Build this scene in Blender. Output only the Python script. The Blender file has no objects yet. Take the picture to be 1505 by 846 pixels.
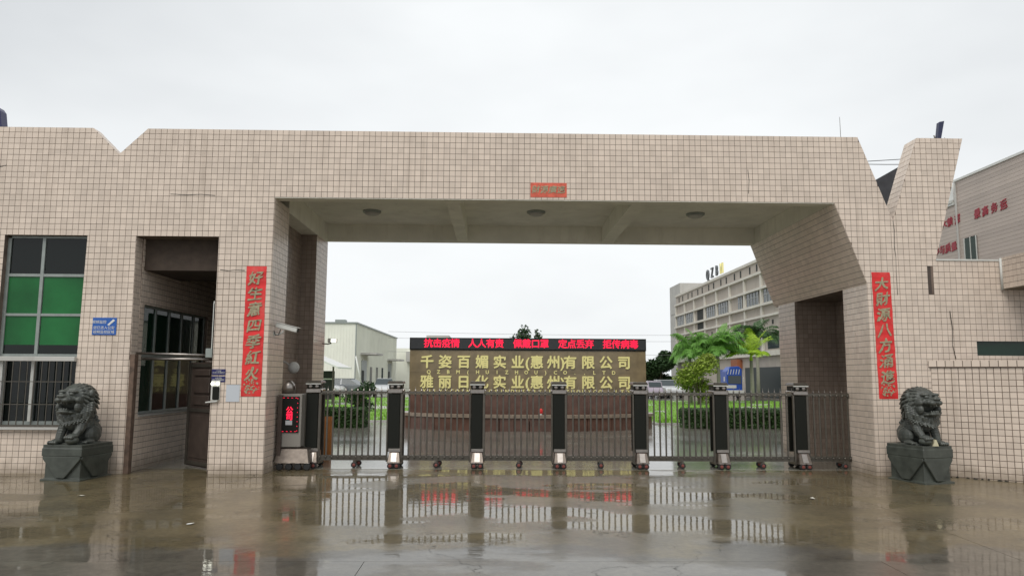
import bpy, bmesh, math, random
from mathutils import Vector, Matrix, noise
random.seed(7)
R = math.radians
S = bpy.context.scene
col = bpy.context.collection

# ---------------------------------------------------------------- camera
cd = bpy.data.cameras.new('camera'); cam = bpy.data.objects.new('camera', cd); col.objects.link(cam)
cd.sensor_width = 36; cd.lens = 1100/1505*36; cd.clip_start = .05; cd.clip_end = 3000
P_, R_, Y_ = R(6.7127), R(.3179), R(1.16845)
fw = Vector((math.sin(Y_)*math.cos(P_), math.cos(Y_)*math.cos(P_), math.sin(P_)))
rt = Vector((math.cos(Y_), -math.sin(Y_), 0)); up = rt.cross(fw)
rt2 = rt*math.cos(R_) + up*math.sin(R_); up2 = up*math.cos(R_) - rt*math.sin(R_)
m = Matrix((rt2, up2, -fw)).transposed().to_4x4(); m.translation = (0, -13.3424, 1.7055)
cam.matrix_world = m; S.camera = cam

# ---------------------------------------------------------------- sky, sun, exposure
W = bpy.data.worlds.new('World'); S.world = W; W.use_nodes = True
nt = W.node_tree; N = nt.nodes; L = nt.links; N.clear()
SUN_EL, SUN_AZ = 52, 205          # azimuth: clockwise from +Y
sky = N.new('ShaderNodeTexSky'); sky.sky_type = 'NISHITA'; sky.sun_disc = False
sky.sun_elevation = R(SUN_EL); sky.sun_rotation = R(SUN_AZ); sky.dust_density = 4; sky.air_density = 1.4
tc = N.new('ShaderNodeTexCoord')
n1 = N.new('ShaderNodeTexNoise'); n1.inputs['Scale'].default_value = 1.1; n1.inputs['Detail'].default_value = 5
mp = N.new('ShaderNodeMapping'); mp.inputs['Scale'].default_value = (1, 1, 2.6); mp.inputs['Location'].default_value = (.7, .2, .1)
L.new(tc.outputs['Generated'], mp.inputs[0]); L.new(mp.outputs[0], n1.inputs['Vector'])
cr = N.new('ShaderNodeValToRGB')
cr.color_ramp.elements[0].position = .25; cr.color_ramp.elements[0].color = (4.7, 4.9, 5.1, 1)
cr.color_ramp.elements[1].position = .66; cr.color_ramp.elements[1].color = (7.1, 7.3, 7.4, 1)
# broad overcast: the cloud deck is a little thinner towards the right
dp = N.new('ShaderNodeVectorMath'); dp.operation = 'DOT_PRODUCT'; L.new(tc.outputs['Generated'], dp.inputs[0]); dp.inputs[1].default_value = (.55, .25, -.80)
sm = N.new('ShaderNodeMath'); sm.operation = 'MULTIPLY_ADD'; L.new(dp.outputs['Value'], sm.inputs[0]); sm.inputs[1].default_value = .42; sm.inputs[2].default_value = .02
s2 = N.new('ShaderNodeMath'); s2.operation = 'ADD'; L.new(sm.outputs[0], s2.inputs[0]); L.new(n1.outputs[0], s2.inputs[1])
L.new(s2.outputs[0], cr.inputs[0])
hs = N.new('ShaderNodeHueSaturation'); hs.inputs['Saturation'].default_value = .25
L.new(sky.outputs[0], hs.inputs['Color'])
mx = N.new('ShaderNodeMixRGB'); mx.inputs[0].default_value = .93
L.new(hs.outputs[0], mx.inputs[1]); L.new(cr.outputs[0], mx.inputs[2])
bg = N.new('ShaderNodeBackground'); bg.inputs['Strength'].default_value = .118
L.new(mx.outputs[0], bg.inputs[0]); wo = N.new('ShaderNodeOutputWorld'); L.new(bg.outputs[0], wo.inputs[0])
sl = bpy.data.lights.new('sun', 'SUN'); sl.energy = 1.5; sl.angle = R(40); sl.color = (1, .97, .92)
so = bpy.data.objects.new('sun', sl); col.objects.link(so)
az, el = R(SUN_AZ), R(SUN_EL)
sd = Vector((math.sin(az)*math.cos(el), math.cos(az)*math.cos(el), math.sin(el)))
so.rotation_euler = sd.to_track_quat('Z', 'Y').to_euler()
S.view_settings.view_transform = 'Standard'; S.view_settings.look = 'None'
S.view_settings.exposure = .24; S.view_settings.gamma = 1
S.view_settings.use_curve_mapping = False
try:
    S.cycles.max_bounces = 8; S.cycles.transparent_max_bounces = 16
except Exception: pass

# ---------------------------------------------------------------- materials
def mat(name, color, rough=.6, metal=0, var=0, nscale=8, bump=0, bscale=60, spec=.5, coat=0, dirt=0, island=0, emit=None, es=0, stretch=(1, 1, 1), streak=0, paled=0, faded=None):
    M = bpy.data.materials.new(name); M.use_nodes = True
    t = M.node_tree; n = t.nodes; l = t.links; b = n['Principled BSDF']
    b.inputs['Base Color'].default_value = (*color, 1); b.inputs['Roughness'].default_value = rough
    b.inputs['Metallic'].default_value = metal; b.inputs['Specular IOR Level'].default_value = spec
    b.inputs['Coat Weight'].default_value = coat
    g = n.new('ShaderNodeNewGeometry'); mpn = n.new('ShaderNodeMapping'); mpn.inputs['Scale'].default_value = stretch
    l.new(g.outputs['Position'], mpn.inputs[0])
    cur = None
    def val(v): return v
    if var or island or dirt:
        rgb = n.new('ShaderNodeRGB'); rgb.outputs[0].default_value = (*color, 1); cur = rgb.outputs[0]
        if var:
            nz = n.new('ShaderNodeTexNoise'); nz.inputs['Scale'].default_value = nscale; nz.inputs['Detail'].default_value = 6
            l.new(mpn.outputs[0], nz.inputs['Vector'])
            mr = n.new('ShaderNodeMapRange'); mr.inputs[1].default_value = .3; mr.inputs[2].default_value = .7
            mr.inputs[3].default_value = 1-var; mr.inputs[4].default_value = 1+var; l.new(nz.outputs[0], mr.inputs[0])
            h = n.new('ShaderNodeVectorMath'); h.operation = 'SCALE'; l.new(cur, h.inputs[0]); l.new(mr.outputs[0], h.inputs['Scale']); cur = h.outputs[0]
        if island:
            oi = n.new('ShaderNodeObjectInfo'); ad = n.new('ShaderNodeMath'); ad.operation = 'ADD'
            l.new(g.outputs['Random Per Island'], ad.inputs[0]); l.new(oi.outputs['Random'], ad.inputs[1])
            fr = n.new('ShaderNodeMath'); fr.operation = 'FRACT'; l.new(ad.outputs[0], fr.inputs[0])
            mr = n.new('ShaderNodeMapRange'); mr.inputs[3].default_value = 1-island; mr.inputs[4].default_value = 1+island
            l.new(fr.outputs[0], mr.inputs[0])
            h = n.new('ShaderNodeVectorMath'); h.operation = 'SCALE'; l.new(cur, h.inputs[0]); l.new(mr.outputs[0], h.inputs['Scale']); cur = h.outputs[0]
        if dirt:
            mp2 = n.new('ShaderNodeMapping'); mp2.inputs['Scale'].default_value = (3, 3, .5); l.new(g.outputs['Position'], mp2.inputs[0])
            nz = n.new('ShaderNodeTexNoise'); nz.inputs['Scale'].default_value = 1.3; nz.inputs['Detail'].default_value = 7; nz.inputs['Roughness'].default_value = .65
            l.new(mp2.outputs[0], nz.inputs['Vector'])
            mr = n.new('ShaderNodeMapRange'); mr.inputs[1].default_value = .52; mr.inputs[2].default_value = .75
            mr.inputs[3].default_value = 0; mr.inputs[4].default_value = dirt; l.new(nz.outputs[0], mr.inputs[0])
            mm = n.new('ShaderNodeMixRGB'); l.new(mr.outputs[0], mm.inputs[0]); l.new(cur, mm.inputs[1]); mm.inputs[2].default_value = (color[0]*.42, color[1]*.38, color[2]*.32, 1); cur = mm.outputs[0]
        if streak:
            sz = n.new('ShaderNodeSeparateXYZ'); l.new(g.outputs['Position'], sz.inputs[0])
            ns = n.new('ShaderNodeTexNoise'); ns.inputs['Scale'].default_value = 4; ns.inputs['Detail'].default_value = 6; l.new(g.outputs['Position'], ns.inputs['Vector'])
            hz = n.new('ShaderNodeMath'); hz.operation = 'MULTIPLY_ADD'; l.new(ns.outputs[0], hz.inputs[0]); hz.inputs[1].default_value = -.55; l.new(sz.outputs[2], hz.inputs[2])
            mz = n.new('ShaderNodeMapRange'); mz.inputs[1].default_value = -.25; mz.inputs[2].default_value = -.02; mz.inputs[3].default_value = .55; mz.inputs[4].default_value = 0; l.new(hz.outputs[0], mz.inputs[0])
            ms = n.new('ShaderNodeMixRGB'); l.new(mz.outputs[0], ms.inputs[0]); l.new(cur, ms.inputs[1]); ms.inputs[2].default_value = (.20, .155, .10, 1); cur = ms.outputs[0]
            mp3 = n.new('ShaderNodeMapping'); mp3.inputs['Scale'].default_value = (9, 9, .32); mp3.inputs['Location'].default_value = (2.3, .4, 1.7); l.new(g.outputs['Position'], mp3.inputs[0])
            nz = n.new('ShaderNodeTexNoise'); nz.inputs['Scale'].default_value = 1; nz.inputs['Detail'].default_value = 4; l.new(mp3.outputs[0], nz.inputs['Vector'])
            nb2 = n.new('ShaderNodeTexNoise'); nb2.inputs['Scale'].default_value = .8; l.new(g.outputs['Position'], nb2.inputs['Vector'])
            m1 = n.new('ShaderNodeMapRange'); m1.inputs[1].default_value = .54; m1.inputs[2].default_value = .76; m1.inputs[3].default_value = 0; m1.inputs[4].default_value = streak; l.new(nz.outputs[0], m1.inputs[0])
            m2 = n.new('ShaderNodeMapRange'); m2.inputs[1].default_value = .48; m2.inputs[2].default_value = .6; l.new(nb2.outputs[0], m2.inputs[0])
            mu = n.new('ShaderNodeMath'); mu.operation = 'MULTIPLY'; l.new(m1.outputs[0], mu.inputs[0]); l.new(m2.outputs[0], mu.inputs[1])
            mm = n.new('ShaderNodeMixRGB'); l.new(mu.outputs[0], mm.inputs[0]); l.new(cur, mm.inputs[1]); mm.inputs[2].default_value = (.22, .16, .11, 1); cur = mm.outputs[0]
        if faded:
            nz = n.new('ShaderNodeTexNoise'); nz.inputs['Scale'].default_value = 2.6; nz.inputs['Detail'].default_value = 8; nz.inputs['Roughness'].default_value = .7; l.new(g.outputs['Position'], nz.inputs['Vector'])
            m1 = n.new('ShaderNodeMapRange'); m1.inputs[1].default_value = .5; m1.inputs[2].default_value = .78; m1.inputs[4].default_value = .85; l.new(nz.outputs[0], m1.inputs[0])
            mm = n.new('ShaderNodeMixRGB'); l.new(m1.outputs[0], mm.inputs[0]); l.new(cur, mm.inputs[1]); mm.inputs[2].default_value = (*faded, 1); cur = mm.outputs[0]
        if paled:
            m1 = n.new('ShaderNodeMapRange'); m1.inputs[1].default_value = .50; m1.inputs[2].default_value = .58; m1.inputs[3].default_value = 0; m1.inputs[4].default_value = paled; l.new(g.outputs['Pointiness'], m1.inputs[0])  # mixes a paler tone in along convex edges
            mm = n.new('ShaderNodeMixRGB'); l.new(m1.outputs[0], mm.inputs[0]); l.new(cur, mm.inputs[1]); mm.inputs[2].default_value = (.24, .25, .22, 1); cur = mm.outputs[0]
        l.new(cur, b.inputs['Base Color'])
    if bump:
        nz = n.new('ShaderNodeTexNoise'); nz.inputs['Scale'].default_value = bscale; nz.inputs['Detail'].default_value = 5
        l.new(mpn.outputs[0], nz.inputs['Vector']); bp = n.new('ShaderNodeBump'); bp.inputs['Strength'].default_value = bump; bp.inputs['Distance'].default_value = .01
        l.new(nz.outputs[0], bp.inputs['Height']); l.new(bp.outputs[0], b.inputs['Normal'])
    if emit:
        b.inputs['Emission Color'].default_value = (*emit, 1); b.inputs['Emission Strength'].default_value = es
    return M

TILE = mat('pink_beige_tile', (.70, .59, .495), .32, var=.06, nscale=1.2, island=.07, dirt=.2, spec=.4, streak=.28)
TILE_SHADED = mat('shaded_tile', (.30, .235, .19), .3, var=.08, nscale=1.5, island=.12, dirt=.4)  # darker copy of the wall tile, niche shade put into the colour
GROUT = mat('grout', (.16, .12, .095), .9, var=.3, nscale=5)
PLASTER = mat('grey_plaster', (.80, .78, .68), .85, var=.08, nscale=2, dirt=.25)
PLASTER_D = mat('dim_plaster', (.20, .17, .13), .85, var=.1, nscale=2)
FRAME = mat('window_aluminium', (.30, .33, .31), .45, metal=.3, var=.1)
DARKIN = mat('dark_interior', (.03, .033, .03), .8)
GREEN = mat('green_film', (.014, .125, .034), .22, var=.35, nscale=1.1, spec=.3, bump=.25, bscale=5)
STEEL = mat('stainless_steel', (.34, .31, .285), .34, metal=1, var=.12, nscale=20)
DSTEEL = mat('dark_steel', (.12, .108, .09), .34, metal=.6, var=.15, nscale=12)
BRONZE = mat('bronze_steel', (.15, .125, .105), .35, metal=.7, var=.2, nscale=15)
BLACK = mat('black_plastic', (.012, .013, .010), .5, spec=.2)
RUBBER = mat('rubber', (.02, .02, .02), .7)
REDWHEEL = mat('red_wheel', (.19, .05, .038), .45)
BROWNMETAL = mat('brown_metal', (.075, .055, .045), .5, metal=.2, var=.2, nscale=6)
RUST = mat('rusty_paint', (.13, .085, .06), .7, var=.35, nscale=9)
WHITE = mat('white_paint', (.72, .72, .69), .45, var=.05)
OFFWH = mat('offwhite_metal', (.60, .60, .56), .4, var=.06)
GOLD = mat('gold_letter', (.92, .84, .36), .4, metal=.1)
GREYSTONE = mat('lion_stone', (.062, .068, .06), .42, var=.3, nscale=14, bump=.35, bscale=90, dirt=.3, paled=.45)
PEDSTONE = mat('pedestal_stone', (.062, .069, .058), .4, var=.28, nscale=7, bump=.25, bscale=60, dirt=.3)
RED = mat('red_paper', (.72, .028, .028), .55, var=.2, nscale=4, bump=.5, bscale=14, faded=(.66, .15, .12))
REDFADE = mat('faded_red_paper', (.66, .12, .07), .6, var=.25, nscale=11)
GLYPH = mat('faded_gold_ink', (.36, .32, .20), .5, var=.25, nscale=30)
LEDOFF = mat('led_screen_face', (.035, .037, .04), .4)
LEDRED = mat('led_red', (.3, .0, .01), .4, emit=(1, .012, .06), es=1.15)
LAMPW = mat('lit_lamp', (.8, .8, .7), .4, emit=(1, 1, .85), es=2.5)
BLUE = mat('blue_sign', (.02, .11, .42), .35)
NAVY = mat('navy_plate', (.018, .018, .11), .4)
TRUNK = mat('tree_bark', (.17, .14, .10), .85, var=.3, nscale=9)
PALMTR = mat('palm_trunk', (.26, .25, .20), .8, var=.2, nscale=9, stretch=(1, 1, 5))
def leafmat(name, c, v=.35):
    M = mat(name, c, .5, island=v, var=.15, nscale=2); b = M.node_tree.nodes['Principled BSDF']
    b.inputs['Specular IOR Level'].default_value = .3
    b.inputs['Subsurface Weight'].default_value = 0
    return M
LEAF_D = leafmat('dark_leaf', (.03, .065, .02)); LEAF_Y = leafmat('yellow_green_leaf', (.20, .27, .035), .45)
LEAF_P = leafmat('palm_leaf', (.15, .33, .06), .45); LEAF_PY = leafmat('young_palm_leaf', (.34, .50, .04), .4); LEAF_PD = leafmat('dark_palm_leaf', (.05, .11, .035), .4); LEAF_H = leafmat('hedge_leaf', (.035, .075, .018))
GRASS = mat('lawn_grass', (.16, .33, .03), .8, var=.3, nscale=3, bump=.5, bscale=40)
REDSTONE = mat('red_brown_stone', (.13, .07, .052), .25, var=.25, nscale=4, dirt=.2)
CAPSTONE = mat('pale_cap_stone', (.28, .22, .17), .3, var=.2, nscale=6)
SIGNSTONE = mat('polished_sign_stone', (.22, .17, .095), .17, var=.2, nscale=3, spec=.6, dirt=.2)
CREAM = mat('cream_cladding', (.84, .85, .75), .6, var=.05, nscale=.6, dirt=.12)
LGREY = mat('light_grey_render', (.50, .49, .46), .8, var=.08, nscale=.8, dirt=.25)
QWALL = mat('taupe_render', (.47, .42, .365), .8, var=.08, nscale=.7, dirt=.3)
QBAND = mat('pale_band', (.68, .65, .58), .75, var=.06, nscale=.8, dirt=.25)
BROWNBLD = mat('mauve_tile', (.50, .42, .365), .4, var=.06, nscale=1.2, island=.08)
CRIMSON = mat('crimson_letter', (.34, .012, .03), .4)
DROOF = mat('dark_roof', (.045, .045, .05), .7, var=.2, nscale=8)
ORANGE = mat('orange_board', (.50, .19, .05), .6, var=.15, nscale=9)

def glassmat(name, tint, alpha=.55):
    M = bpy.data.materials.new(name); M.use_nodes = True; t = M.node_tree; n = t.nodes; l = t.links
    b = n['Principled BSDF']; b.inputs['Base Color'].default_value = (*tint, 1); b.inputs['Roughness'].default_value = .04
    b.inputs['Specular IOR Level'].default_value = .45; b.inputs['Alpha'].default_value = alpha
    return M
GLASS = glassmat('window_glass', (.004, .007, .006), .88); GLASSG = glassmat('green_glass', (.008, .035, .02), .75)
GLASSD = glassmat('far_glass', (.05, .065, .07), .95)

# wet concrete
def wetmat(name, base, dark, p0=.40, p1=.62, rmin=.02, rmax=.34, coatw=1.0, sc=.35, loc=(0, 0, 0), ior=1.38, rip_=.35, near=None, cracks=False):
    M = bpy.data.materials.new(name); M.use_nodes = True; t = M.node_tree; n = t.nodes; l = t.links; b = n['Principled BSDF']
    g = n.new('ShaderNodeNewGeometry')
    def nz(scale, det=6, st=(1, 1, 1), lo=(0, 0, 0), ro=.55):
        mpn = n.new('ShaderNodeMapping'); mpn.inputs['Scale'].default_value = st; mpn.inputs['Location'].default_value = lo
        l.new(g.outputs['Position'], mpn.inputs[0]); z = n.new('ShaderNodeTexNoise'); z.inputs['Scale'].default_value = scale
        z.inputs['Detail'].default_value = det; z.inputs['Roughness'].default_value = ro; l.new(mpn.outputs[0], z.inputs['Vector']); return z.outputs[0]
    def mrg(x, a, b_, c, d):
        q = n.new('ShaderNodeMapRange'); q.inputs[1].default_value = a; q.inputs[2].default_value = b_; q.inputs[3].default_value = c; q.inputs[4].default_value = d
        l.new(x, q.inputs[0]); return q.outputs[0]
    pud = nz(sc, 5, (.7, 1.6, 1), loc)
    stain = nz(.9, 8, (1, 1, 1), (3, 1, 0), .65); fine = nz(14, 6)
    mixn = n.new('ShaderNodeMixRGB'); mixn.inputs[1].default_value = (*base, 1); mixn.inputs[2].default_value = (*dark, 1)
    l.new(mrg(stain, .35, .68, 0, 1), mixn.inputs[0])
    if near:
        nm = n.new('ShaderNodeMixRGB'); nm.inputs[1].default_value = (*near[0], 1); nm.inputs[2].default_value = (*near[1], 1)
        l.new(mrg(stain, .35, .68, 0, 1), nm.inputs[0])
        sx = n.new('ShaderNodeSeparateXYZ'); l.new(g.outputs['Position'], sx.inputs[0])
        wob = n.new('ShaderNodeMath'); wob.operation = 'MULTIPLY_ADD'; l.new(nz(.8, 7, (1, 1, 1), (9, 4, 0)), wob.inputs[0]); wob.inputs[1].default_value = 2.6; l.new(sx.outputs[1], wob.inputs[2])
        zone = mrg(wob.outputs[0], -3.75, -4.0, 0, 1)
        zm = n.new('ShaderNodeMixRGB'); l.new(zone, zm.inputs[0]); l.new(mixn.outputs[0], zm.inputs[1]); l.new(nm.outputs[0], zm.inputs[2]); mixn = zm
    sc2 = n.new('ShaderNodeVectorMath'); sc2.operation = 'SCALE'; l.new(mixn.outputs[0], sc2.inputs[0]); l.new(mrg(fine, .3, .7, .8, 1.2), sc2.inputs['Scale'])
    if cracks:
        vo = n.new('ShaderNodeTexVoronoi'); vo.feature = 'DISTANCE_TO_EDGE'; vo.inputs['Scale'].default_value = .33
        dsn = n.new('ShaderNodeTexNoise'); dsn.inputs['Scale'].default_value = 2.2; dsn.inputs['Detail'].default_value = 5; l.new(g.outputs['Position'], dsn.inputs['Vector'])
        va = n.new('ShaderNodeVectorMath'); va.operation = 'MULTIPLY_ADD'; l.new(dsn.outputs['Color'], va.inputs[0]); va.inputs[1].default_value = (.9, .9, 0); l.new(g.outputs['Position'], va.inputs[2]); l.new(va.outputs[0], vo.inputs['Vector'])
        ck = mrg(vo.outputs['Distance'], .0, .0035, .35, 1)
        s3 = n.new('ShaderNodeVectorMath'); s3.operation = 'SCALE'; l.new(sc2.outputs[0], s3.inputs[0]); l.new(ck, s3.inputs['Scale']); sc2 = s3
        l.new(mrg(vo.outputs['Distance'], .0, .003, .3, coatw), b.inputs['Coat Weight'])
    l.new(sc2.outputs[0], b.inputs['Base Color']); b.inputs['Roughness'].default_value = .55
    b.inputs['Specular IOR Level'].default_value = .25
    b.inputs['Coat Weight'].default_value = coatw
    b.inputs['Coat IOR'].default_value = ior
    l.new(mrg(pud, p0, p1, rmin, rmax), b.inputs['Coat Roughness'])
    rip = nz(5, 3, (1, 1.8, 1)); rough = nz(38, 6)
    ad = n.new('ShaderNodeMath'); ad.operation = 'MULTIPLY'; l.new(rough, ad.inputs[0]); l.new(mrg(pud, p0, p1, .02, .55), ad.inputs[1])
    ad2 = n.new('ShaderNodeMath'); ad2.operation = 'MULTIPLY_ADD'; l.new(rip, ad2.inputs[0]); ad2.inputs[1].default_value = rip_; l.new(ad.outputs[0], ad2.inputs[2])
    bp = n.new('ShaderNodeBump'); bp.inputs['Strength'].default_value = .22; bp.inputs['Distance'].default_value = .012
    l.new(ad2.outputs[0], bp.inputs['Height']); l.new(bp.outputs[0], b.inputs['Coat Normal'])
    bp2 = n.new('ShaderNodeBump'); bp2.inputs['Strength'].default_value = .4; bp2.inputs['Distance'].default_value = .01
    l.new(rough, bp2.inputs['Height']); l.new(bp2.outputs[0], b.inputs['Normal'])
    return M
WET = wetmat('wet_concrete', (.165, .130, .066), (.075, .06, .032), .475, .53, .02, .22, sc=.5, ior=1.34, near=((.125, .112, .085), (.052, .046, .036)), cracks=True)
WETYARD = wetmat('wet_yard_concrete', (.26, .25, .21), (.13, .12, .09), .35, .7, .03, .22, sc=.2, loc=(5, 2, 0))
JOINT = mat('joint_dirt', (.03, .027, .02), .5)

# ---------------------------------------------------------------- geometry helpers
class MB:
    def __init__(s): s.v = []; s.f = []
    def add(s, vs, fs):
        o = len(s.v); s.v += [tuple(v) for v in vs]; s.f += [tuple(i+o for i in f) for f in fs]; return s
    def box(s, x0, x1, y0, y1, z0, z1):
        return s.add([(x0, y0, z0), (x1, y0, z0), (x1, y1, z0), (x0, y1, z0), (x0, y0, z1), (x1, y0, z1), (x1, y1, z1), (x0, y1, z1)],
                     [(0, 3, 2, 1), (4, 5, 6, 7), (0, 1, 5, 4), (1, 2, 6, 5), (2, 3, 7, 6), (3, 0, 4, 7)])
    def prism(s, poly, d0, d1, T=None):
        """poly of (x,z) counter-clockwise seen from -y; extruded along y"""
        n_ = len(poly); vs = [(x, d0, z) for x, z in poly]+[(x, d1, z) for x, z in poly]
        if T: vs = [T(v) for v in vs]
        return s.add(vs, [tuple(range(n_)), tuple(range(2*n_-1, n_-1, -1))]+[(i, i+n_, (i+1) % n_+n_, (i+1) % n_) for i in range(n_)])
    def tube(s, pts, r, n_=8, caps=True):
        pts = [Vector(p) for p in pts]; rr = r if isinstance(r, (list, tuple)) else [r]*len(pts); rings = []
        prev = None
        for i, p in enumerate(pts):
            d = (pts[min(i+1, len(pts)-1)]-pts[max(i-1, 0)]).normalized()
            a = d.orthogonal().normalized() if prev is None else (prev-d*prev.dot(d)).normalized()
            prev = a; b = d.cross(a)
            rings.append([p+(a*math.cos(2*math.pi*k/n_)+b*math.sin(2*math.pi*k/n_))*rr[i] for k in range(n_)])
        vs = [v for g in rings for v in g]; fs = []
        for i in range(len(pts)-1):
            for k in range(n_): fs.append((i*n_+k, i*n_+(k+1) % n_, (i+1)*n_+(k+1) % n_, (i+1)*n_+k))
        if caps: fs += [tuple(range(n_-1, -1, -1)), tuple(range((len(pts)-1)*n_, len(pts)*n_))]
        return s.add(vs, fs)
    def lathe(s, prof, c, axis='z', n_=20):
        vs = []; fs = []
        for r_, h_ in prof:
            for k in range(n_):
                a = 2*math.pi*k/n_; q = (r_*math.cos(a), r_*math.sin(a), h_)
                if axis == 'y': q = (q[0], -q[2], q[1])
                if axis == 'x': q = (q[2], q[0], q[1])
                vs.append((c[0]+q[0], c[1]+q[1], c[2]+q[2]))
        for i in range(len(prof)-1):
            for k in range(n_): fs.append((i*n_+k, i*n_+(k+1) % n_, (i+1)*n_+(k+1) % n_, (i+1)*n_+k))
        fs += [tuple(range(n_-1, -1, -1)), tuple(range((len(prof)-1)*n_, len(prof)*n_))]
        return s.add(vs, fs)
    def xf(s, fn): s.v = [tuple(fn(Vector(v))) for v in s.v]; return s
    def build(s, name, material, parent=None, bevel=0, smooth=False, off=None):
        me = bpy.data.meshes.new(name)
        o_ = off if off is not None else root_off(parent)
        me.from_pydata([(v[0]-o_[0], v[1]-o_[1], v[2]-o_[2]) for v in s.v], [], s.f)
        me.materials.append(material); me.update()
        if bevel or not smooth:
            bm = bmesh.new(); bm.from_mesh(me)
            if bevel:
                bmesh.ops.remove_doubles(bm, verts=bm.verts, dist=1e-5)
                es = [e for e in bm.edges if len(e.link_faces) == 2 and e.calc_face_angle(0) > .5]
                bmesh.ops.bevel(bm, geom=es, offset=bevel, segments=1, affect='EDGES', clamp_overlap=True)
            bm.to_mesh(me); bm.free()
        if smooth: me.polygons.foreach_set('use_smooth', [True]*len(me.polygons))
        o = bpy.data.objects.new(name, me); col.objects.link(o)
        if parent: o.parent = parent
        return o
def root_off(p):
    o = Vector((0, 0, 0))
    while p: o = o+p.location; p = p.parent
    return o
def tag(o, label=None, cat=None, group=None, kind=None):
    for k, v in (('label', label), ('category', cat), ('group', group), ('kind', kind)):
        if v: o[k] = v
    return o
def thing(name, loc, label, cat, group=None):
    o = bpy.data.objects.new(name, None); o.empty_display_size = .1; col.objects.link(o); o.location = loc
    return tag(o, label, cat, group)
def copy_tree(o, parent=None):
    c = o.copy(); col.objects.link(c); c.parent = parent
    for ch in list(o.children): copy_tree(ch, c)
    return c
_TX = {}
def text_mesh(s, size, extrude=.004, offset=0, sx=1, align='CENTER', spacing=1):
    key = (s, size, extrude, offset, spacing)
    if key in _TX: return _TX[key]
    c = bpy.data.curves.new('t', 'FONT'); c.body = s; c.extrude = extrude; c.size = size; c.offset = offset
    c.align_x = align; c.align_y = 'CENTER'; c.resolution_u = 2; c.space_character = spacing
    o = bpy.data.objects.new('t', c)
    me = o.to_mesh()
    vs = [v.co.copy() for v in me.vertices]; fs = [tuple(p.vertices) for p in me.polygons]
    o.to_mesh_clear(); bpy.data.objects.remove(o); bpy.data.curves.remove(c)
    _TX[key] = (vs, fs)
    return vs, fs
def text(name, s, T, size, material, parent, extrude=.004, offset=0, sx=1, spacing=1, shear=0, brush=0):
    """T maps (u,v,w), w towards the viewer, to world; offset emboldens by laying shifted copies"""
    vs, fs = text_mesh(s, size, extrude, 0, spacing=spacing)
    if brush:
        sd_ = (ord(s[0]) % 97)*.37; q = 7/size; a_ = size*brush
        vs = [Vector((v.x+a_*noise.noise((v.x*q*.5, v.y*q*.5, sd_))+a_*.5*noise.noise((v.x*q*2, v.y*q*2, sd_+5)), v.y+.12*v.x+a_*noise.noise((v.x*q*.5, v.y*q*.5, sd_+9)), v.z)) for v in vs]
    b = MB()
    for k, (dx, dy) in enumerate(((0, 0), (1, .3), (-1, -.3), (.3, 1), (-.3, -1)) if offset else ((0, 0),)):
        b.add([T(v.x*sx+v.y*shear+dx*offset, v.y+dy*offset, v.z+k*.0005) for v in vs], fs)
    return b.build(name, material, parent)
def clip(poly, cv):
    out = poly
    for i in range(len(cv)):
        ax, ay = cv[i]; bx, by = cv[(i+1) % len(cv)]; inp = out; out = []
        if not inp: return []
        def sd_(p): return (bx-ax)*(p[1]-ay)-(by-ay)*(p[0]-ax)
        for j in range(len(inp)):
            p, q = inp[j], inp[(j+1) % len(inp)]; a, c = sd_(p), sd_(q)
            if a >= 0: out.append(p)
            if (a >= 0) != (c >= 0):
                t = a/(a-c); out.append((p[0]+t*(q[0]-p[0]), p[1]+t*(q[1]-p[1])))
    return out
def area(p): return .5*sum(p[i][0]*p[(i+1) % len(p)][1]-p[(i+1) % len(p)][0]*p[i][1] for i in range(len(p)))
PT = .105; GAP = .0076
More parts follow.
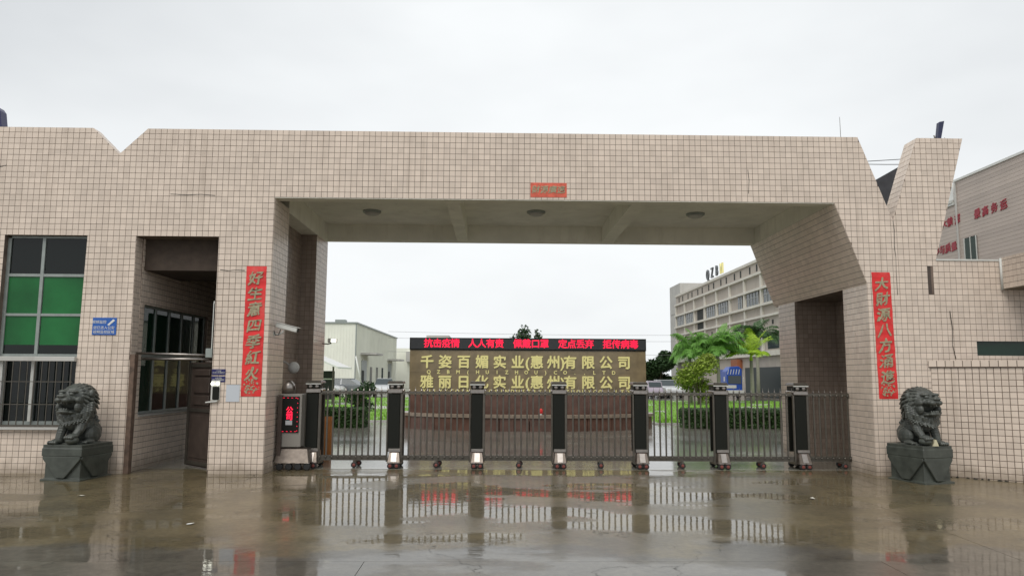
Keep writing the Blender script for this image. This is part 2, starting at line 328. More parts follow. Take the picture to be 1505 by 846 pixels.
def tiles(parent, O, U, V, regs, phase=(0, 0), material=None, thick=.006, singles=None, holes=(), pitch=PT, gap=GAP, name='tile', budget=None):
    """clip a square tile grid to convex regions in the (U,V) plane at O; facing U x V"""
    O, U, V = Vector(O), Vector(U), Vector(V); Nn = U.cross(V).normalized(); mb = MB(); cnt = 0
    material = material or TILE; tm = {}
    po = root_off(parent)
    for reg in regs:
        if area(reg) < 0: reg = reg[::-1]
        u0 = min(p[0] for p in reg); u1 = max(p[0] for p in reg); v0 = min(p[1] for p in reg); v1 = max(p[1] for p in reg)
        for i in range(math.floor((u0-phase[0])/pitch)-1, math.ceil((u1-phase[0])/pitch)+1):
            for j in range(math.floor((v0-phase[1])/pitch)-1, math.ceil((v1-phase[1])/pitch)+1):
                a = phase[0]+i*pitch+gap/2; b = phase[1]+j*pitch+gap/2; w = pitch-gap
                cx, cy = a+w/2, b+w/2
                if any(h[0] < cx < h[1] and h[2] < cy < h[3] for h in holes): continue
                p = clip([(a, b), (a+w, b), (a+w, b+w), (a, b+w)], reg)
                if len(p) < 3 or area(p) < w*w*.08: continue
                rn = random.Random(i*7919+j*104729); dz = thick+rn.uniform(-.0012, .0012); tx, ty = rn.uniform(-.012, .012), rn.uniform(-.012, .012)
                full = abs(area(p)-w*w) < 1e-7
                if singles and full and singles(cx, cy) and (budget is None or budget[0] > 0):
                    if budget: budget[0] -= 1
                    key = (i+j*3) % 4
                    if key not in tm:
                        h_ = w/2; k = h_-.002; me = bpy.data.meshes.new(name)
                        r2 = random.Random(key); ex, ey = r2.uniform(-.012, .012), r2.uniform(-.012, .012)
                        pt = lambda x, y, z: tuple(U*x+V*y+Nn*z)
                        top = [(-k, -k), (k, -k), (k, k), (-k, k)]; bot = [(-h_, -h_), (h_, -h_), (h_, h_), (-h_, h_)]
                        me.from_pydata([pt(x, y, thick+x*ex+y*ey) for x, y in top]+[pt(x, y, thick-.002) for x, y in bot]+[pt(x, y, -.001) for x, y in bot], [],
                                       [(0, 1, 2, 3)]+[(4+q, 4+(q+1) % 4, (q+1) % 4, q) for q in range(4)]+[(8+q, 8+(q+1) % 4, 4+(q+1) % 4, 4+q) for q in range(4)])
                        me.materials.append(material); tm[key] = me
                    o = bpy.data.objects.new(name, tm[key]); col.objects.link(o); o.parent = parent
                    o.location = O+U*cx+V*cy-po
                    continue
                n_ = len(p); k = .985
                mb.add([O+U*x+V*y+Nn*(dz+(x-cx)*tx+(y-cy)*ty) for x, y in p]+[O+U*x+V*y for x, y in p],
                       [tuple(range(n_))]+[(q+n_, (q+1) % n_+n_, (q+1) % n_, q) for q in range(n_)])
    if mb.v:
        o = mb.build(name, material, parent, smooth=True); o.data.polygons.foreach_set('use_smooth', [False]*len(o.data.polygons))
        o['kind'] = 'stuff'; return o

# ================================================================ GROUND
SLOPE = .0195
def gz(y): return SLOPE*min(0, y+.25)
g = MB().box(-300, 300, -60, 700, -.90, -.62).build('ground', WETYARD, off=(0, 0, 0)); tag(g, kind='structure')
fc = bpy.data.objects.new('forecourt', None); col.objects.link(fc); tag(fc, kind='structure')
def fall(v): return Vector((v.x, v.y, v.z+gz(v.y)))
MB().add([(x, y, gz(y)+z) for z in (-.2, -.018) for x, y in ((-30, -22), (30, -22), (30, -.25), (-30, -.25))], [(0, 3, 2, 1), (4, 5, 6, 7), (0, 1, 5, 4), (1, 2, 6, 5), (2, 3, 7, 6), (3, 0, 4, 7)]).build('joint_bed', JOINT, fc)
for ys, xs in (([-5.7, -.25, .72], [-30, -19, -9.6, 5.3, 17, 30]), ([-22, -16.6, -11.2, -5.7], [-30, -22, -16.2, -11.5, -6.4, -1.28, 3.85, 9.0, 13.0, 18, 24, 30])):
    for i in range(len(xs)-1):
        for j in range(len(ys)-1):
            gp = .0008 if ys[j+1] > -1 else .003
            b_ = MB().box(xs[i]+.003, xs[i+1]-.003, ys[j]+(.0008 if ys[j] == -.25 else gp), ys[j+1]-(.0 if ys[j+1] > 0 else gp if ys[j+1] < -1 else .0), -.03, 0)
            b_.xf(fall).build('concrete_slab', WET, fc)
ap = MB().box(-30, 30, .732, 6.5, -.63, .004).build('gateway_apron', WETYARD); tag(ap, kind='structure')
yd = MB().box(-60, 60, 6.512, 120, -.63, -.002).build('yard', WETYARD); tag(yd, kind='structure')

# ================================================================ GATEHOUSE
H, LN = 6.142, 4.893
gh = thing('gatehouse', (0, 0, 0), 'wide pink-beige tiled factory gatehouse with V notches and a spanning canopy', 'gatehouse')
fw_ = MB()
VN = (-6.867, 5.654)
regA = [[(-10.6, 4.158), (-4.03, 4.158), (-4.03, 5.654), (-10.6, 5.654)],
        [(-10.6, 5.654), VN, (-7.366, H), (-10.6, H)],
        [VN, (-4.03, 5.654), (-4.03, H), (-6.372, H)]]
regB = [[(-4.03, LN), (6.182, LN), (6.182, H), (-4.03, H)]]
regC = [[(6.182, LN), (7.133, LN), (6.672, H), (6.182, H)],
        [(6.182, LN), (6.72, 3.40), (7.25, 3.40), (7.25, 4.58), (7.133, LN)],
        [(6.72, 0), (7.25, 0), (7.25, 3.40), (6.72, 3.40)]]
regD = [[(7.25, 3.84), (8.0, 3.84), (8.642, 6.138), (7.784, 6.14), (7.25, 4.56)]]
regD2 = [[(7.25, 0), (8.0, 0), (8.0, 3.84), (7.25, 3.84)]]
regP = [[(-7.322, 4.158), (-7.372, .788), (-6.415, .788), (-6.467, 4.158)],
        [(-10.6, 0), (-6.402, 0), (-6.415, .788), (-10.6, .788)],
        [(-10.6, .788), (-8.78, .788), (-8.78, 4.158), (-10.6, 4.158)]]
regL = [[(-4.99, 0), (-4.03, 0), (-4.03, 4.158), (-4.99, 4.158)]]
regW = [[(8.0, 2.38), (11.2, 2.38), (11.2, 3.84), (8.0, 3.84)], [(8.0, 1.9), (11.2, 1.9), (11.2, 2.12), (8.0, 2.12)],
        [(8.0, 2.12), (8.665, 2.12), (8.665, 2.38), (8.0, 2.38)]]
for r_ in regA+regB+regP: fw_.prism(r_, 0, .25)
for r_ in regC[:2]: fw_.prism(r_, 0, .25)
wall = fw_.build('front_wall', GROUT, gh)
slot = [(7.80, 7.905, 3.22, 3.76)]
XR, XL = Vector((0, 1, 0)), Vector((0, -1, 0))
fb = [300]
tiles(wall, (0, 0, 0), (1, 0, 0), (0, 0, 1), regA+regB+regC[:2]+regP, phase=(-4.03, LN))
vtop = Vector((-7.366, 0, H)); vbot = Vector((VN[0], 0, VN[1])); vl = (vtop-vbot).length
tiles(wall, vbot, XR, (vtop-vbot).normalized(), [[(0, 0), (.25, 0), (.25, vl), (0, vl)]], phase=(0, vl))
piers = MB()
piers.prism(regL[0], 0, .96); pw = piers.build('pier', GROUT, gh)
pw2 = MB().box(6.72, 7.25, 0, .96, 0, 3.40).build('pier', GROUT, gh)
tiles(pw, (0, 0, 0), (1, 0, 0), (0, 0, 1), regL, phase=(-4.03, LN), singles=lambda x, y: y < 3.45, budget=fb)
tiles(pw2, (0, 0, 0), (1, 0, 0), (0, 0, 1), [regC[2]], phase=(-4.03, LN))
# inner sides of the piers and rear piers
rp = MB(); rp.box(-5.0, -4.03, 3.23, 4.30, 0, 4.82); rpo = rp.build('rear_pier', GROUT, gh); rpo2 = MB().box(6.72, 7.66, 3.33, 4.30, 0, 3.40).build('rear_pier', GROUT, gh)
nb = MB(); nb.box(-5.0, -4.38, .96, 3.23, 0, 4.82); nbo = nb.build('niche_wall', GROUT, gh); nbo2 = MB().box(7.66, 7.9, .25, 4.55, 0, 3.40).build('niche_wall', GROUT, gh)
XR, XL = Vector((0, 1, 0)), Vector((0, -1, 0))
tiles(pw, (-4.03, 0, 0), XR, (0, 0, 1), [[(0, 0), (.96, 0), (.96, LN), (0, LN)]], phase=(0, LN))
tiles(pw2, (6.72, 0, 0), XL, (0, 0, 1), [[(-.96, 0), (0, 0), (0, 3.40), (-.96, 3.40)]], phase=(0, LN))
tiles(rpo, (-4.03, 0, 0), XR, (0, 0, 1), [[(3.23, 0), (4.3, 0), (4.3, 4.82), (3.23, 4.82)]], phase=(0, LN))
tiles(rpo2, (6.72, 0, 0), XL, (0, 0, 1), [[(-4.3, 0), (-3.33, 0), (-3.33, 3.40), (-4.3, 3.40)]], phase=(0, LN))
tiles(rpo, (0, 3.23, 0), (1, 0, 0), (0, 0, 1), [[(-4.38, 0), (-4.03, 0), (-4.03, 4.82), (-4.38, 4.82)]], phase=(-4.03, LN), material=TILE_SHADED)
tiles(rpo2, (0, 3.33, 0), (1, 0, 0), (0, 0, 1), [[(6.72, 0), (7.66, 0), (7.66, 3.40), (6.72, 3.40)]], phase=(-4.03, LN), material=TILE_SHADED)
tiles(nbo, (-4.38, 0, 0), XR, (0, 0, 1), [[(.96, 0), (3.23, 0), (3.23, 4.82), (.96, 4.82)]], phase=(0, LN), material=TILE_SHADED)
tiles(nbo2, (7.66, 0, 0), XL, (0, 0, 1), [[(-3.33, 0), (-.96, 0), (-.96, 3.40), (-3.33, 3.40)]], phase=(0, LN), material=TILE_SHADED)
# sloping soffit on the right
sf = MB(); sf.prism([(6.182, LN), (6.72, 3.40), (7.9, 3.40), (7.25, 4.4), (6.95, LN)], .25, 4.55); sfo = sf.build('sloping_soffit', GROUT, gh)
su = Vector((0, -1, 0)); sv = Vector((6.182-6.72, 0, LN-3.40)); sl_len = sv.length; sv.normalize()
tiles(sfo, (6.72, 0, 3.40), su, sv, [[(-4.54, 0), (0, 0), (0, sl_len), (-4.54, sl_len)]], phase=(0, sl_len), pitch=.1108, material=TILE)
# canopy
MB().box(-4.03, 6.182, 0.002, .25, LN-.012, LN).build('front_soffit', PLASTER, gh)
MB().box(-5.0, 6.95, .25, 4.3, 5.27, 5.42).build('canopy_ceiling', PLASTER, gh)
MB().box(-4.38, 7.6, 4.3, 4.55, LN, 5.75).build('rear_beam', PLASTER, gh, bevel=.006)
MB().box(-.95, -.70, .25, 4.3, LN, 5.27).build('cross_beam', PLASTER, gh)
MB().box(2.50, 2.78, .25, 4.3, LN, 5.27).build('cross_beam', PLASTER, gh)
MB().box(-5.0, -4.03, .96, 4.3, 4.82, 5.27).build('side_beam', PLASTER, gh)
MB().box(-5.0, -4.38, 4.3, 4.55, 4.82, 5.75).build('side_beam', PLASTER, gh)
MB().box(6.19, 6.95, .25, 4.3, LN, 5.27).build('side_beam', PLASTER, gh)
# passage on the left with its side wall, dark dropped soffit
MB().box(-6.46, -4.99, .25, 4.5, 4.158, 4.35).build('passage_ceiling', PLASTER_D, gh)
MB().box(-6.44, -4.99, .32, 1.9, 3.585, 4.156).build('dropped_beam', mat('dark_brown_board', (.06, .042, .03), .8, var=.2), gh)
WX = -6.44
sw = MB(); sw.box(WX-.2, WX, .25, 4.5, 0, .98); sw.box(WX-.2, WX, .25, .42, .98, 2.97); sw.box(WX-.2, WX, 3.45, 4.5, .98, 2.97); sw.box(WX-.2, WX, .25, 4.5, 2.97, 4.158)
swo = sw.build('passage_wall', GROUT, gh)
tiles(swo, (WX, 0, 0), XR, (0, 0, 1), [[(.252, 0), (4.5, 0), (4.5, .98), (.252, .98)], [(.252, .98), (.42, .98), (.42, 2.97), (.252, 2.97)],
      [(3.45, .98), (4.5, .98), (4.5, 2.97), (3.45, 2.97)], [(.252, 2.97), (4.5, 2.97), (4.5, 4.158), (.252, 4.158)]], phase=(0, LN), material=TILE, gap=.009)
jb = Vector((-6.402, 0, 0)); jt = Vector((-6.467, 0, 4.158))
tiles(swo, jb, XR, (jt-jb).normalized(), [[(0, 0), (.25, 0), (.25, 4.15), (0, 4.15)]], phase=(0, 0))
MB().box(WX-.03, WX+.045, .42, 3.45, .945, .98).build('window_sill', LGREY, gh)
MB().box(-6.44, -5.0, 4.3, 4.5, 2.2, 4.158).build('passage_end_blocker', PLASTER_D, gh)  # added across the back to keep daylight out and darken the passage
# window in the passage wall
wp = MB(); 
def bar(a, b): wp.box(WX-.10, WX-.05, a[0], b[0], a[1], b[1])
bar((.42, 2.93), (3.45, 2.97)); bar((.42, .98), (3.45, 1.03)); bar((.42, 2.02), (3.45, 2.10))
for y in (.42, 1.02, 1.62, 2.22, 2.82, 3.40): bar((y, 1.03), (y+.05, 2.02)); bar((y, 2.10), (y+.05, 2.93))
wf = wp.build('window', FRAME, gh)
for k, y in enumerate((.47, 1.07, 1.67, 2.27, 2.87)):
    MB().box(WX-.08, WX-.072, y, y+.55, 1.03, 2.02).build('pane', GLASS if k % 2 else GLASSG, wf)
    MB().box(WX-.08, WX-.072, y, y+.55, 2.10, 2.93).build('pane', GLASSG, wf)
MB().box(WX-.6, WX-.55, 1.9, 3.9, .9, 2.93).build('green_curtain', GREEN, gh)
MB().box(WX-.9, WX-.85, .9, 1.25, 1.1, 1.75).build('green_curtain', GREEN, gh)
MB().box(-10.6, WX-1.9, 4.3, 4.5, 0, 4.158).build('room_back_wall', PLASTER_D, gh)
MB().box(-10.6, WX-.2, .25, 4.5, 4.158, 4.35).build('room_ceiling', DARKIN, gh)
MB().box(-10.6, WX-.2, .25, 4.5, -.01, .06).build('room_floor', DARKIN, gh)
MB().box(-10.85, -10.6, 0, 4.5, 0, 5.4).build('end_wall', PLASTER, gh)
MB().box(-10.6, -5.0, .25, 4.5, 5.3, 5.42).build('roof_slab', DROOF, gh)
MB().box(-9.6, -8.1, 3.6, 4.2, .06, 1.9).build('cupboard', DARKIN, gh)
# big front window on the left
x0, x1 = -8.78, -7.33
fm = MB(); Yf = .10
def fbx(a0, a1, c0, c1, dy=0): fm.box(a0, a1, Yf+dy, Yf+.06+dy, c0, c1)
fbx(x0, x0+.06, .83, 4.12); fbx(x1-.03, x1-.0, 1.95, 4.12); fbx(-8.165, -8.11, .88, 4.12, -.004)
fbx(x0+.06, x1-.05, 4.12, 4.158); fbx(x0+.06, x1-.05, 3.425, 3.475); fbx(x0+.06, x1-.05, 2.72, 2.765); fbx(x0+.06, x1-.05, 1.99, 2.05); fbx(x0+.06, x1, .79, .88)
fwn = fm.build('window', FRAME, gh)
for (a0, a1) in ((x0+.06, -8.17), (-8.10, x1-.05)):
    for (c0, c1, gm) in ((3.475, 4.12, GLASS), (2.765, 3.425, GREEN), (2.21, 2.72, GREEN), (2.05, 2.21, GLASS), (.88, 1.99, GLASS)):
        MB().box(a0, a1, Yf+.02, Yf+.028, c0, c1).build('pane', gm, fwn)
MB().box(x0-.5, x1-.05, .6, .62, 3.55, 3.62).build('curtain_rail', mat('teal_cloth', (.03, .14, .10), .8), gh)
MB().box(-8.08, -7.98, .3, .33, .88, 2.0).build('green_curtain', mat('dim_green_cloth', (.02, .08, .045), .8), gh)
MB().box(-8.72, -8.62, -.01, .1, .86, 2.0).build('window_stile', OFFWH, fwn)
MB().box(-8.16, -8.11, .04, .098, .88, 1.95).build('window_stile', OFFWH, fwn)
# protruding burglar grille in front of the lower window
gr = MB(); gr.box(-9.3, -7.35, -.09, 0.0, 1.92, 2.0)
grl = gr.build('grille_ledge', LGREY, gh, bevel=.006)
gg = MB().box(-9.3, -7.37, -.085, -.065, .80, .83).build('grille', DSTEEL, gh)
MB().box(-9.3, -7.37, -.09, -.0, .745, .788).build('grille_sill', LGREY, gh)
for z in (1.17, 1.56): MB().box(-9.3, -7.37, -.08, -.07, z, z+.014).build('grille_rail', DSTEEL, gg)
me0 = None
for k in range(16):
    x = -7.40-.125*k
    if me0 is None:
        me0 = MB().box(-.007, .007, -.083, -.068, .83, 1.92).build('grille_bar', DSTEEL, gg); me0.location.x = x
    else:
        c = me0.copy(); col.objects.link(c); c.parent = gg; c.location.x = x
# pylon on the right
py = MB(); py.prism(regD[0], 0, .41); py.prism(regD2[0], 0, .41); pyo = py.build('pylon', GROUT, gh)
tiles(pyo, (0, 0, 0), (1, 0, 0), (0, 0, 1), regD+regD2, phase=(-4.03, LN), holes=slot)
pa, pb = Vector((7.25, 0, 4.56)), Vector((7.784, 0, 6.14)); pl = (pb-pa).length
tiles(pyo, pa, XL, (pb-pa).normalized(), [[(-.41, 0), (0, 0), (0, pl), (-.41, pl)]], phase=(0, pl))
MB().box(7.806, 7.90, -.002, .004, 3.23, 3.75).build('slot_shade', BROWNMETAL, gh)  # flat dark plate, its colour stands in for shade inside the slot
# cracks and open joints in the cladding, dark and irregular
rk = random.Random(8)
for pts in ([(7.252, 4.58), (7.262, 4.4), (7.25, 4.1), (7.268, 3.9), (7.258, 3.6), (7.262, 3.2)], [(-4.94, 3.56), (-4.8, 3.545), (-4.66, 3.56), (-4.5, 3.55)],
            [(-9.1, 5.42), (-8.95, 5.40), (-8.86, 5.43)], [(-5.9, 4.93), (-5.6, 4.915), (-5.35, 4.93), (-5.1, 4.91)], [(8.20, 2.92), (8.23, 2.6), (8.215, 2.3), (8.26, 2.06)], [(4.6, 5.05), (4.62, 5.3), (4.60, 5.5)]):
    b_ = MB(); vs = []
    for x, z in pts: vs += [(x-rk.uniform(.003, .009), -.0085, z-rk.uniform(.003, .008)), (x+rk.uniform(.003, .009), -.0085, z+rk.uniform(.003, .008))]
    b_.add(vs, [(2*i, 2*i+1, 2*i+3, 2*i+2) for i in range(len(pts)-1)]); b_.build('cladding_crack', JOINT, gh)
# right wing
ww = MB()
for r_ in regW: ww.prism(r_, .012, .25)
wwo = ww.build('wing_wall', GROUT, gh)
tiles(wwo, (0, .012, 0), (1, 0, 0), (0, 0, 1), regW, phase=(-4.03, LN))
MB().box(8.01, 9.16, -.01, .26, 3.84, 3.87).build('coping', OFFWH, gh)
wn = MB().box(8.665, 11.2, .10, .13, 2.12, 2.38).build('window', DARKIN, gh)
MB().box(8.665, 11.2, .06, .066, 2.12, 2.38).build('pane', GLASSG, wn)
ov = MB().box(9.2, 11.2, -1.4, .012, 3.33, 3.90).build('overhang', GROUT, gh)
tiles(ov, (9.2, 0, 0), XL, (0, 0, 1), [[(0, 3.33), (1.4, 3.33), (1.4, 3.90), (0, 3.90)]], phase=(0, LN))
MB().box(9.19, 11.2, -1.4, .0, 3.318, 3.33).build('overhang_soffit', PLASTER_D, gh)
MB().tube([(9.18, -.03, 3.31), (9.18, -.03, 3.89)], .022, 8).build('downpipe', OFFWH, gh, smooth=True)
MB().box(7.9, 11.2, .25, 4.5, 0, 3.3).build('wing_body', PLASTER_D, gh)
MB().prism([(7.6, 3.4), (9.6, 3.4), (9.6, 6.75), (8.45, 6.10), (7.6, 5.6)], 2.9, 3.1).build('dark_roof', DROOF, gh)

# lower wall turned towards the forecourt
TH = R(36); LU = Vector((math.cos(TH), -math.sin(TH), 0)); LO = Vector((7.79, -.008, 0)); LNn = Vector((-math.sin(TH), -math.cos(TH), 0))
bw = thing('boundary_wall', (7.79, 0, 0), 'low angled beige tiled wall with a projecting ledge behind the right stone lion', 'wall')
b_ = MB()
def LT(v): return LO+LU*v[0]-LNn*v[1]+Vector((0, 0, v[2]))
b_.prism([(0, -.06), (3.2, -.06), (3.2, 1.9), (0, 1.9)], 0, .12, LT)
bwo = b_.build('wall', GROUT, bw)
tb = [299]
tiles(bwo, LO, LU, (0, 0, 1), [[(0, -.06), (3.2, -.06), (3.2, 1.9), (0, 1.9)]], phase=(0, 1.9), singles=lambda x, y: .45 < x < 1.75 or y > .9, budget=tb, gap=.010)
lg = MB(); lg.add([LT((-.03, -.03, 1.9)), LT((3.2, -.03, 1.9)), LT((3.2, .12, 1.9)), (10.3, .2, 1.9), (7.79, .2, 1.9)]+[LT((-.03, -.03, 2.02)), LT((3.2, -.03, 2.02)), LT((3.2, .12, 2.02)), (10.3, -.002, 2.02), (7.79, -.002, 2.02)],
    [(0, 4, 3, 2, 1), (5, 6, 7, 8, 9), (0, 1, 6, 5), (1, 2, 7, 6), (2, 3, 8, 7), (3, 4, 9, 8), (4, 0, 5, 9)])
lgo = lg.build('ledge', GROUT, bw)
for k in range(24):
    MB().prism([(k*.132-.026, 1.915), (k*.132+.094, 1.915), (k*.132+.094, 2.022), (k*.132-.026, 2.022)], -.037, -.031, LT).build('ledge_tile', TILE, lgo)
cr_ = MB(); rr_ = random.Random(3)
for k in range(26):
    s_ = .05+k*.115+rr_.uniform(-.03, .03); zz = -.0195*(s_*.588-.2); cr_.prism([(s_, zz-.02), (s_+rr_.uniform(.06, .16), zz-.02), (s_+.05, zz+rr_.uniform(.012, .03))], -.04-rr_.uniform(0, .04), -.008, LT)
cr2 = cr_.build('wall_foot_debris', JOINT, bw); cr2['kind'] = 'stuff'

# ceiling lamps
cl = thing('ceiling_lamp', (-2.738, 2.77, 5.27), 'flat round ceiling lamp, leftmost of the three under the canopy', 'ceiling lamp', 'round lamps under the canopy')
MB().lathe([(.20, 0), (.20, -.035), (.17, -.05)], (0, 0, 0)).xf(lambda v: v).build('lamp_base', FRAME, cl, off=(0, 0, 0))
MB().lathe([(.165, -.05), (.15, -.075), (.10, -.095), (.02, -.10)], (0, 0, 0)).build('lamp_shade', LGREY, cl, smooth=True, off=(0, 0, 0))
for x, y, lb in ((.845, 2.67, 'flat round ceiling lamp in the middle bay of the canopy, above the small red banner'), (4.35, 2.72, 'flat round ceiling lamp, rightmost of the three under the canopy')):
    c = copy_tree(cl); c.location = (x, y, 5.27); c['label'] = lb

# ================================================================ BANNERS
def vertical_banner(x0, x1, z0, z1, chars, name, label, lean=0):
    t = thing(name, ((x0+x1)/2, -.01, z0), label, 'banner')
    W_, H_ = x1-x0, z1-z0
    n_ = 26; b = MB(); rn = random.Random(len(chars)+int(x0*10)); vs = []
    for i in range(n_+1):
        z = z0+H_*i/n_; sh = lean*(i/n_); a = -.008-.006*abs(math.sin(i*1.7))
        vs += [(x0+sh+rn.uniform(-.004, .004), a-.002, z), (x1+sh+rn.uniform(-.004, .004), a, z)]
    fs = [(2*i, 2*i+1, 2*i+3, 2*i+2) for i in range(n_)]
    b.add(vs, fs); b.add([(v[0], v[1]+.004, v[2]) for v in vs], [f[::-1] for f in fs])
    b.build('paper', RED, t)
    ch = H_/(len(chars)+1.15)
    for i, c in enumerate(chars):
        zc = z1-.09-ch*(i+.5); sh = lean*((zc-z0)/H_)
        text('character', c, lambda u, v, w, zc=zc, sh=sh: ((x0+x1)/2+sh+u, -.021-w, zc+v), ch*.92, GLYPH, t, extrude=.002, offset=.0065, shear=.12, brush=.10)
    # worn flower picture at the foot
    zc = z0+.16; rr2 = random.Random(5); fl = MB()
    for k in range(46):
        a = rr2.uniform(0, 6.28); d = rr2.uniform(0, 1)**.6; cx = (x0+x1)/2+math.cos(a)*d*W_*.42; cz = zc+math.sin(a)*d*.14; s_ = rr2.uniform(.008, .026)
        fl.add([(cx+math.cos(q)*s_*rr2.uniform(.5, 1.3), -.0205-k*.00004, cz+math.sin(q)*s_*rr2.uniform(.5, 1.3)) for q in (0, 1.2, 2.5, 3.8, 5.1)], [(0, 1, 2, 3, 4)])
    fl.build('worn_flower_print', GLYPH, t)
    return t
vertical_banner(-4.47, -4.115, 1.33, 3.63, '好生意四季紅火', 'paper_banner', 'tall red paper couplet with seven faded gold characters on the left pier')
vertical_banner(6.83, 7.17, 1.34, 3.615, '大財源八方涌進', 'paper_banner', 'tall red paper couplet with faded gold characters beside the right stone lion', lean=-.03)
t = thing('paper_banner', (.93, -.01, 4.93), 'small horizontal red paper banner pasted on the lintel over the gate', 'banner')
MB().box(.60, 1.26, -.013, -.009, 4.94, 5.21).build('paper', REDFADE, t)
for i, c in enumerate('財源廣進'):
    text('character', c, lambda u, v, w, i=i: (.70+i*.153+u, -.0155-w, 5.075+v), .15, GLYPH, t, extrude=.0015, offset=.003, shear=.1, brush=.08)

# small signs on the piers
t = thing('surveillance_sign', (-6.905, -.01, 2.40), 'small blue camera surveillance sign on the pier between window and passage', 'sign')
MB().box(-7.12, -6.70, -.016, -.009, 2.385, 2.69).build('board', BLUE, t, bevel=.003)
text('lettering', '视频监控', lambda u, v, w: (-7.00+u, -.018-w, 2.61+v), .062, WHITE, t, .001)
text('lettering', '您已进入公安', lambda u, v, w: (-6.915+u, -.018-w, 2.51+v), .062, WHITE, t, .001)
text('lettering', '视频监控区域', lambda u, v, w: (-6.915+u, -.018-w, 2.435+v), .062, WHITE, t, .001)
MB().prism([(-6.86, 2.565), (-6.83, 2.55), (-6.73, 2.64), (-6.76, 2.665)], -.02, -.0165).build('camera_symbol', WHITE, t)
t = thing('door_plate', (-4.875, -.01, 1.69), 'upper of two small navy plates on the left pier', 'sign')
MB().box(-5.0+.012, -4.752, -.018, -.009, 1.70, 1.80).build('board', NAVY, t)
text('lettering', '门卫室\n外来人员请登记', lambda u, v, w: (-4.87+u, -.02-w, 1.752+v), .030, OFFWH, t, .0008)
t = thing('door_plate', (-4.875, -.01, 1.575), 'lower of two small navy plates, just above the face scanner', 'sign')
MB().box(-5.0+.012, -4.752, -.018, -.009, 1.575, 1.675).build('board', NAVY, t)
text('lettering', '人脸识别\n请正对屏幕刷脸', lambda u, v, w: (-4.87+u, -.02-w, 1.627+v), .030, OFFWH, t, .0008)
t = thing('face_scanner', (-4.90, -.02, 1.25), 'black face scanner with two lit lamps on the left pier edge', 'scanner')
MB().box(-4.985, -4.83, -.03, -.008, 1.26, 1.60).build('back_plate', OFFWH, t, bevel=.004)
MB().box(-4.95, -4.835, -.06, -.031, 1.27, 1.50).build('body', BLACK, t, bevel=.012)
for x in (-4.955, -4.865): MB().lathe([(.024, 0), (.028, .02), (.026, .03)], (x, -.03, 1.545), 'y', 16).build('lamp', LAMPW, t)
MB().prism([(-5.06, 1.215), (-4.86, 1.235), (-4.86, 1.262), (-5.06, 1.235)], -.06, -.01).build('bracket', OFFWH, t)
t = MB().box(-4.725, -4.49, -.012, -.008, 1.235, 1.53).build('paper_notice', mat('laminated_paper', (.55, .58, .62), .35)); tag(t, 'pale laminated paper notice on the left pier beside the red couplet', 'notice')
t = thing('junction_box', (-5.055, .0, 2.0), 'grey junction box with a thin conduit at the left pier edge', 'electric box')
MB().box(-5.115, -5.0, -.03, .06, 2.0, 2.16).build('box', FRAME, t, bevel=.006)
MB().tube([(-5.02, 0, 2.16), (-5.02, 0, 2.95), (-5.02, .02, 3.0)], .009, 6).build('conduit', OFFWH, t)

# CCTV camera and floodlight
t = thing('security_camera', (-4.03, .3, 2.48), 'white bullet security camera on a bracket on the left pier', 'camera')
cm = MB().box(-.20, .20, -.05, .05, -.045, .045)
rotm = Matrix.Rotation(R(14), 3, 'Y')
def camT(v, c=Vector((-3.80, .30, 2.555))): return c+rotm @ v
cm.xf(camT).build('housing', OFFWH, t, bevel=.012)
MB().box(-.21, .24, -.06, .06, .047, .055).xf(camT).build('sun_shield', WHITE, t)
MB().lathe([(.035, 0), (.035, .02)], (.20, 0, 0), 'x', 12).xf(camT).build('lens', BLACK, t)
MB().tube([(-4.03, .3, 2.44), (-3.95, .3, 2.43), (-3.88, .3, 2.46), (-3.86, .3, 2.50)], .016, 8).build('bracket', OFFWH, t, smooth=True)
MB().lathe([(.05, 0), (.05, .015)], (-4.03, .3, 2.44), 'x', 12).build('wall_plate', OFFWH, t)
MB().tube([(-4.02, .27, 2.50), (-3.99, .25, 2.42), (-3.93, .25, 2.42), (-3.90, .26, 2.52)], .007, 6).build('cable', BLACK, t, smooth=True)
t = thing('floodlight', (-4.03, 4.1, 2.4), 'small lit white lamp on an arm at the rear left pier', 'lamp')
MB().tube([(-4.03, 4.1, 2.43), (-3.9, 4.1, 2.42), (-3.82, 4.1, 2.44)], .014, 8).build('arm', DSTEEL, t, smooth=True)
MB().box(-3.90, -3.82, 4.06, 4.14, 2.45, 2.55).build('housing', OFFWH, t, bevel=.01)
f_ = MB().box(-3.82, -3.69, 4.03, 4.10, 2.455, 2.54).build('lamp_head', DSTEEL, t)
for i in (0, 1):
    for j in (0, 1): MB().box(-3.815+i*.063, -3.815+i*.063+.056, 4.022, 4.031, 2.461+j*.039, 2.461+j*.039+.034).build('lit_panel', LAMPW, f_)
# things on the roof edge
t = thing('roof_lamp', (-9.22, .3, 6.14), 'dark blue solar lamp on the roof edge at the far left', 'lamp')
MB().prism([(-9.45, 6.142), (-9.14, 6.142), (-9.20, 6.52), (-9.26, 6.60), (-9.45, 6.60)], .2, .4).build('housing', mat('navy_housing', (.03, .03, .10), .3), t, bevel=.01)
MB().box(-9.30, -9.23, .188, .199, 6.50, 6.56).build('lit_panel', LAMPW, t)
t = thing('roof_lamp', (8.33, .25, 6.14), 'slim dark leaning lamp on top of the right pylon', 'lamp')
MB().prism([(8.30, 6.14), (8.36, 6.14), (8.455, 6.55), (8.36, 6.53)], .2, .30).build('panel', mat('navy_panel', (.02, .025, .07), .2), t, bevel=.004)
MB().tube([(8.30, .25, 6.14), (8.31, .32, 6.30)], .012, 6).build('stem', DSTEEL, t)
MB().tube([(8.47, .25, 6.14), (8.47, .25, 6.24)], .005, 5).build('wire_stub', DSTEEL, t)
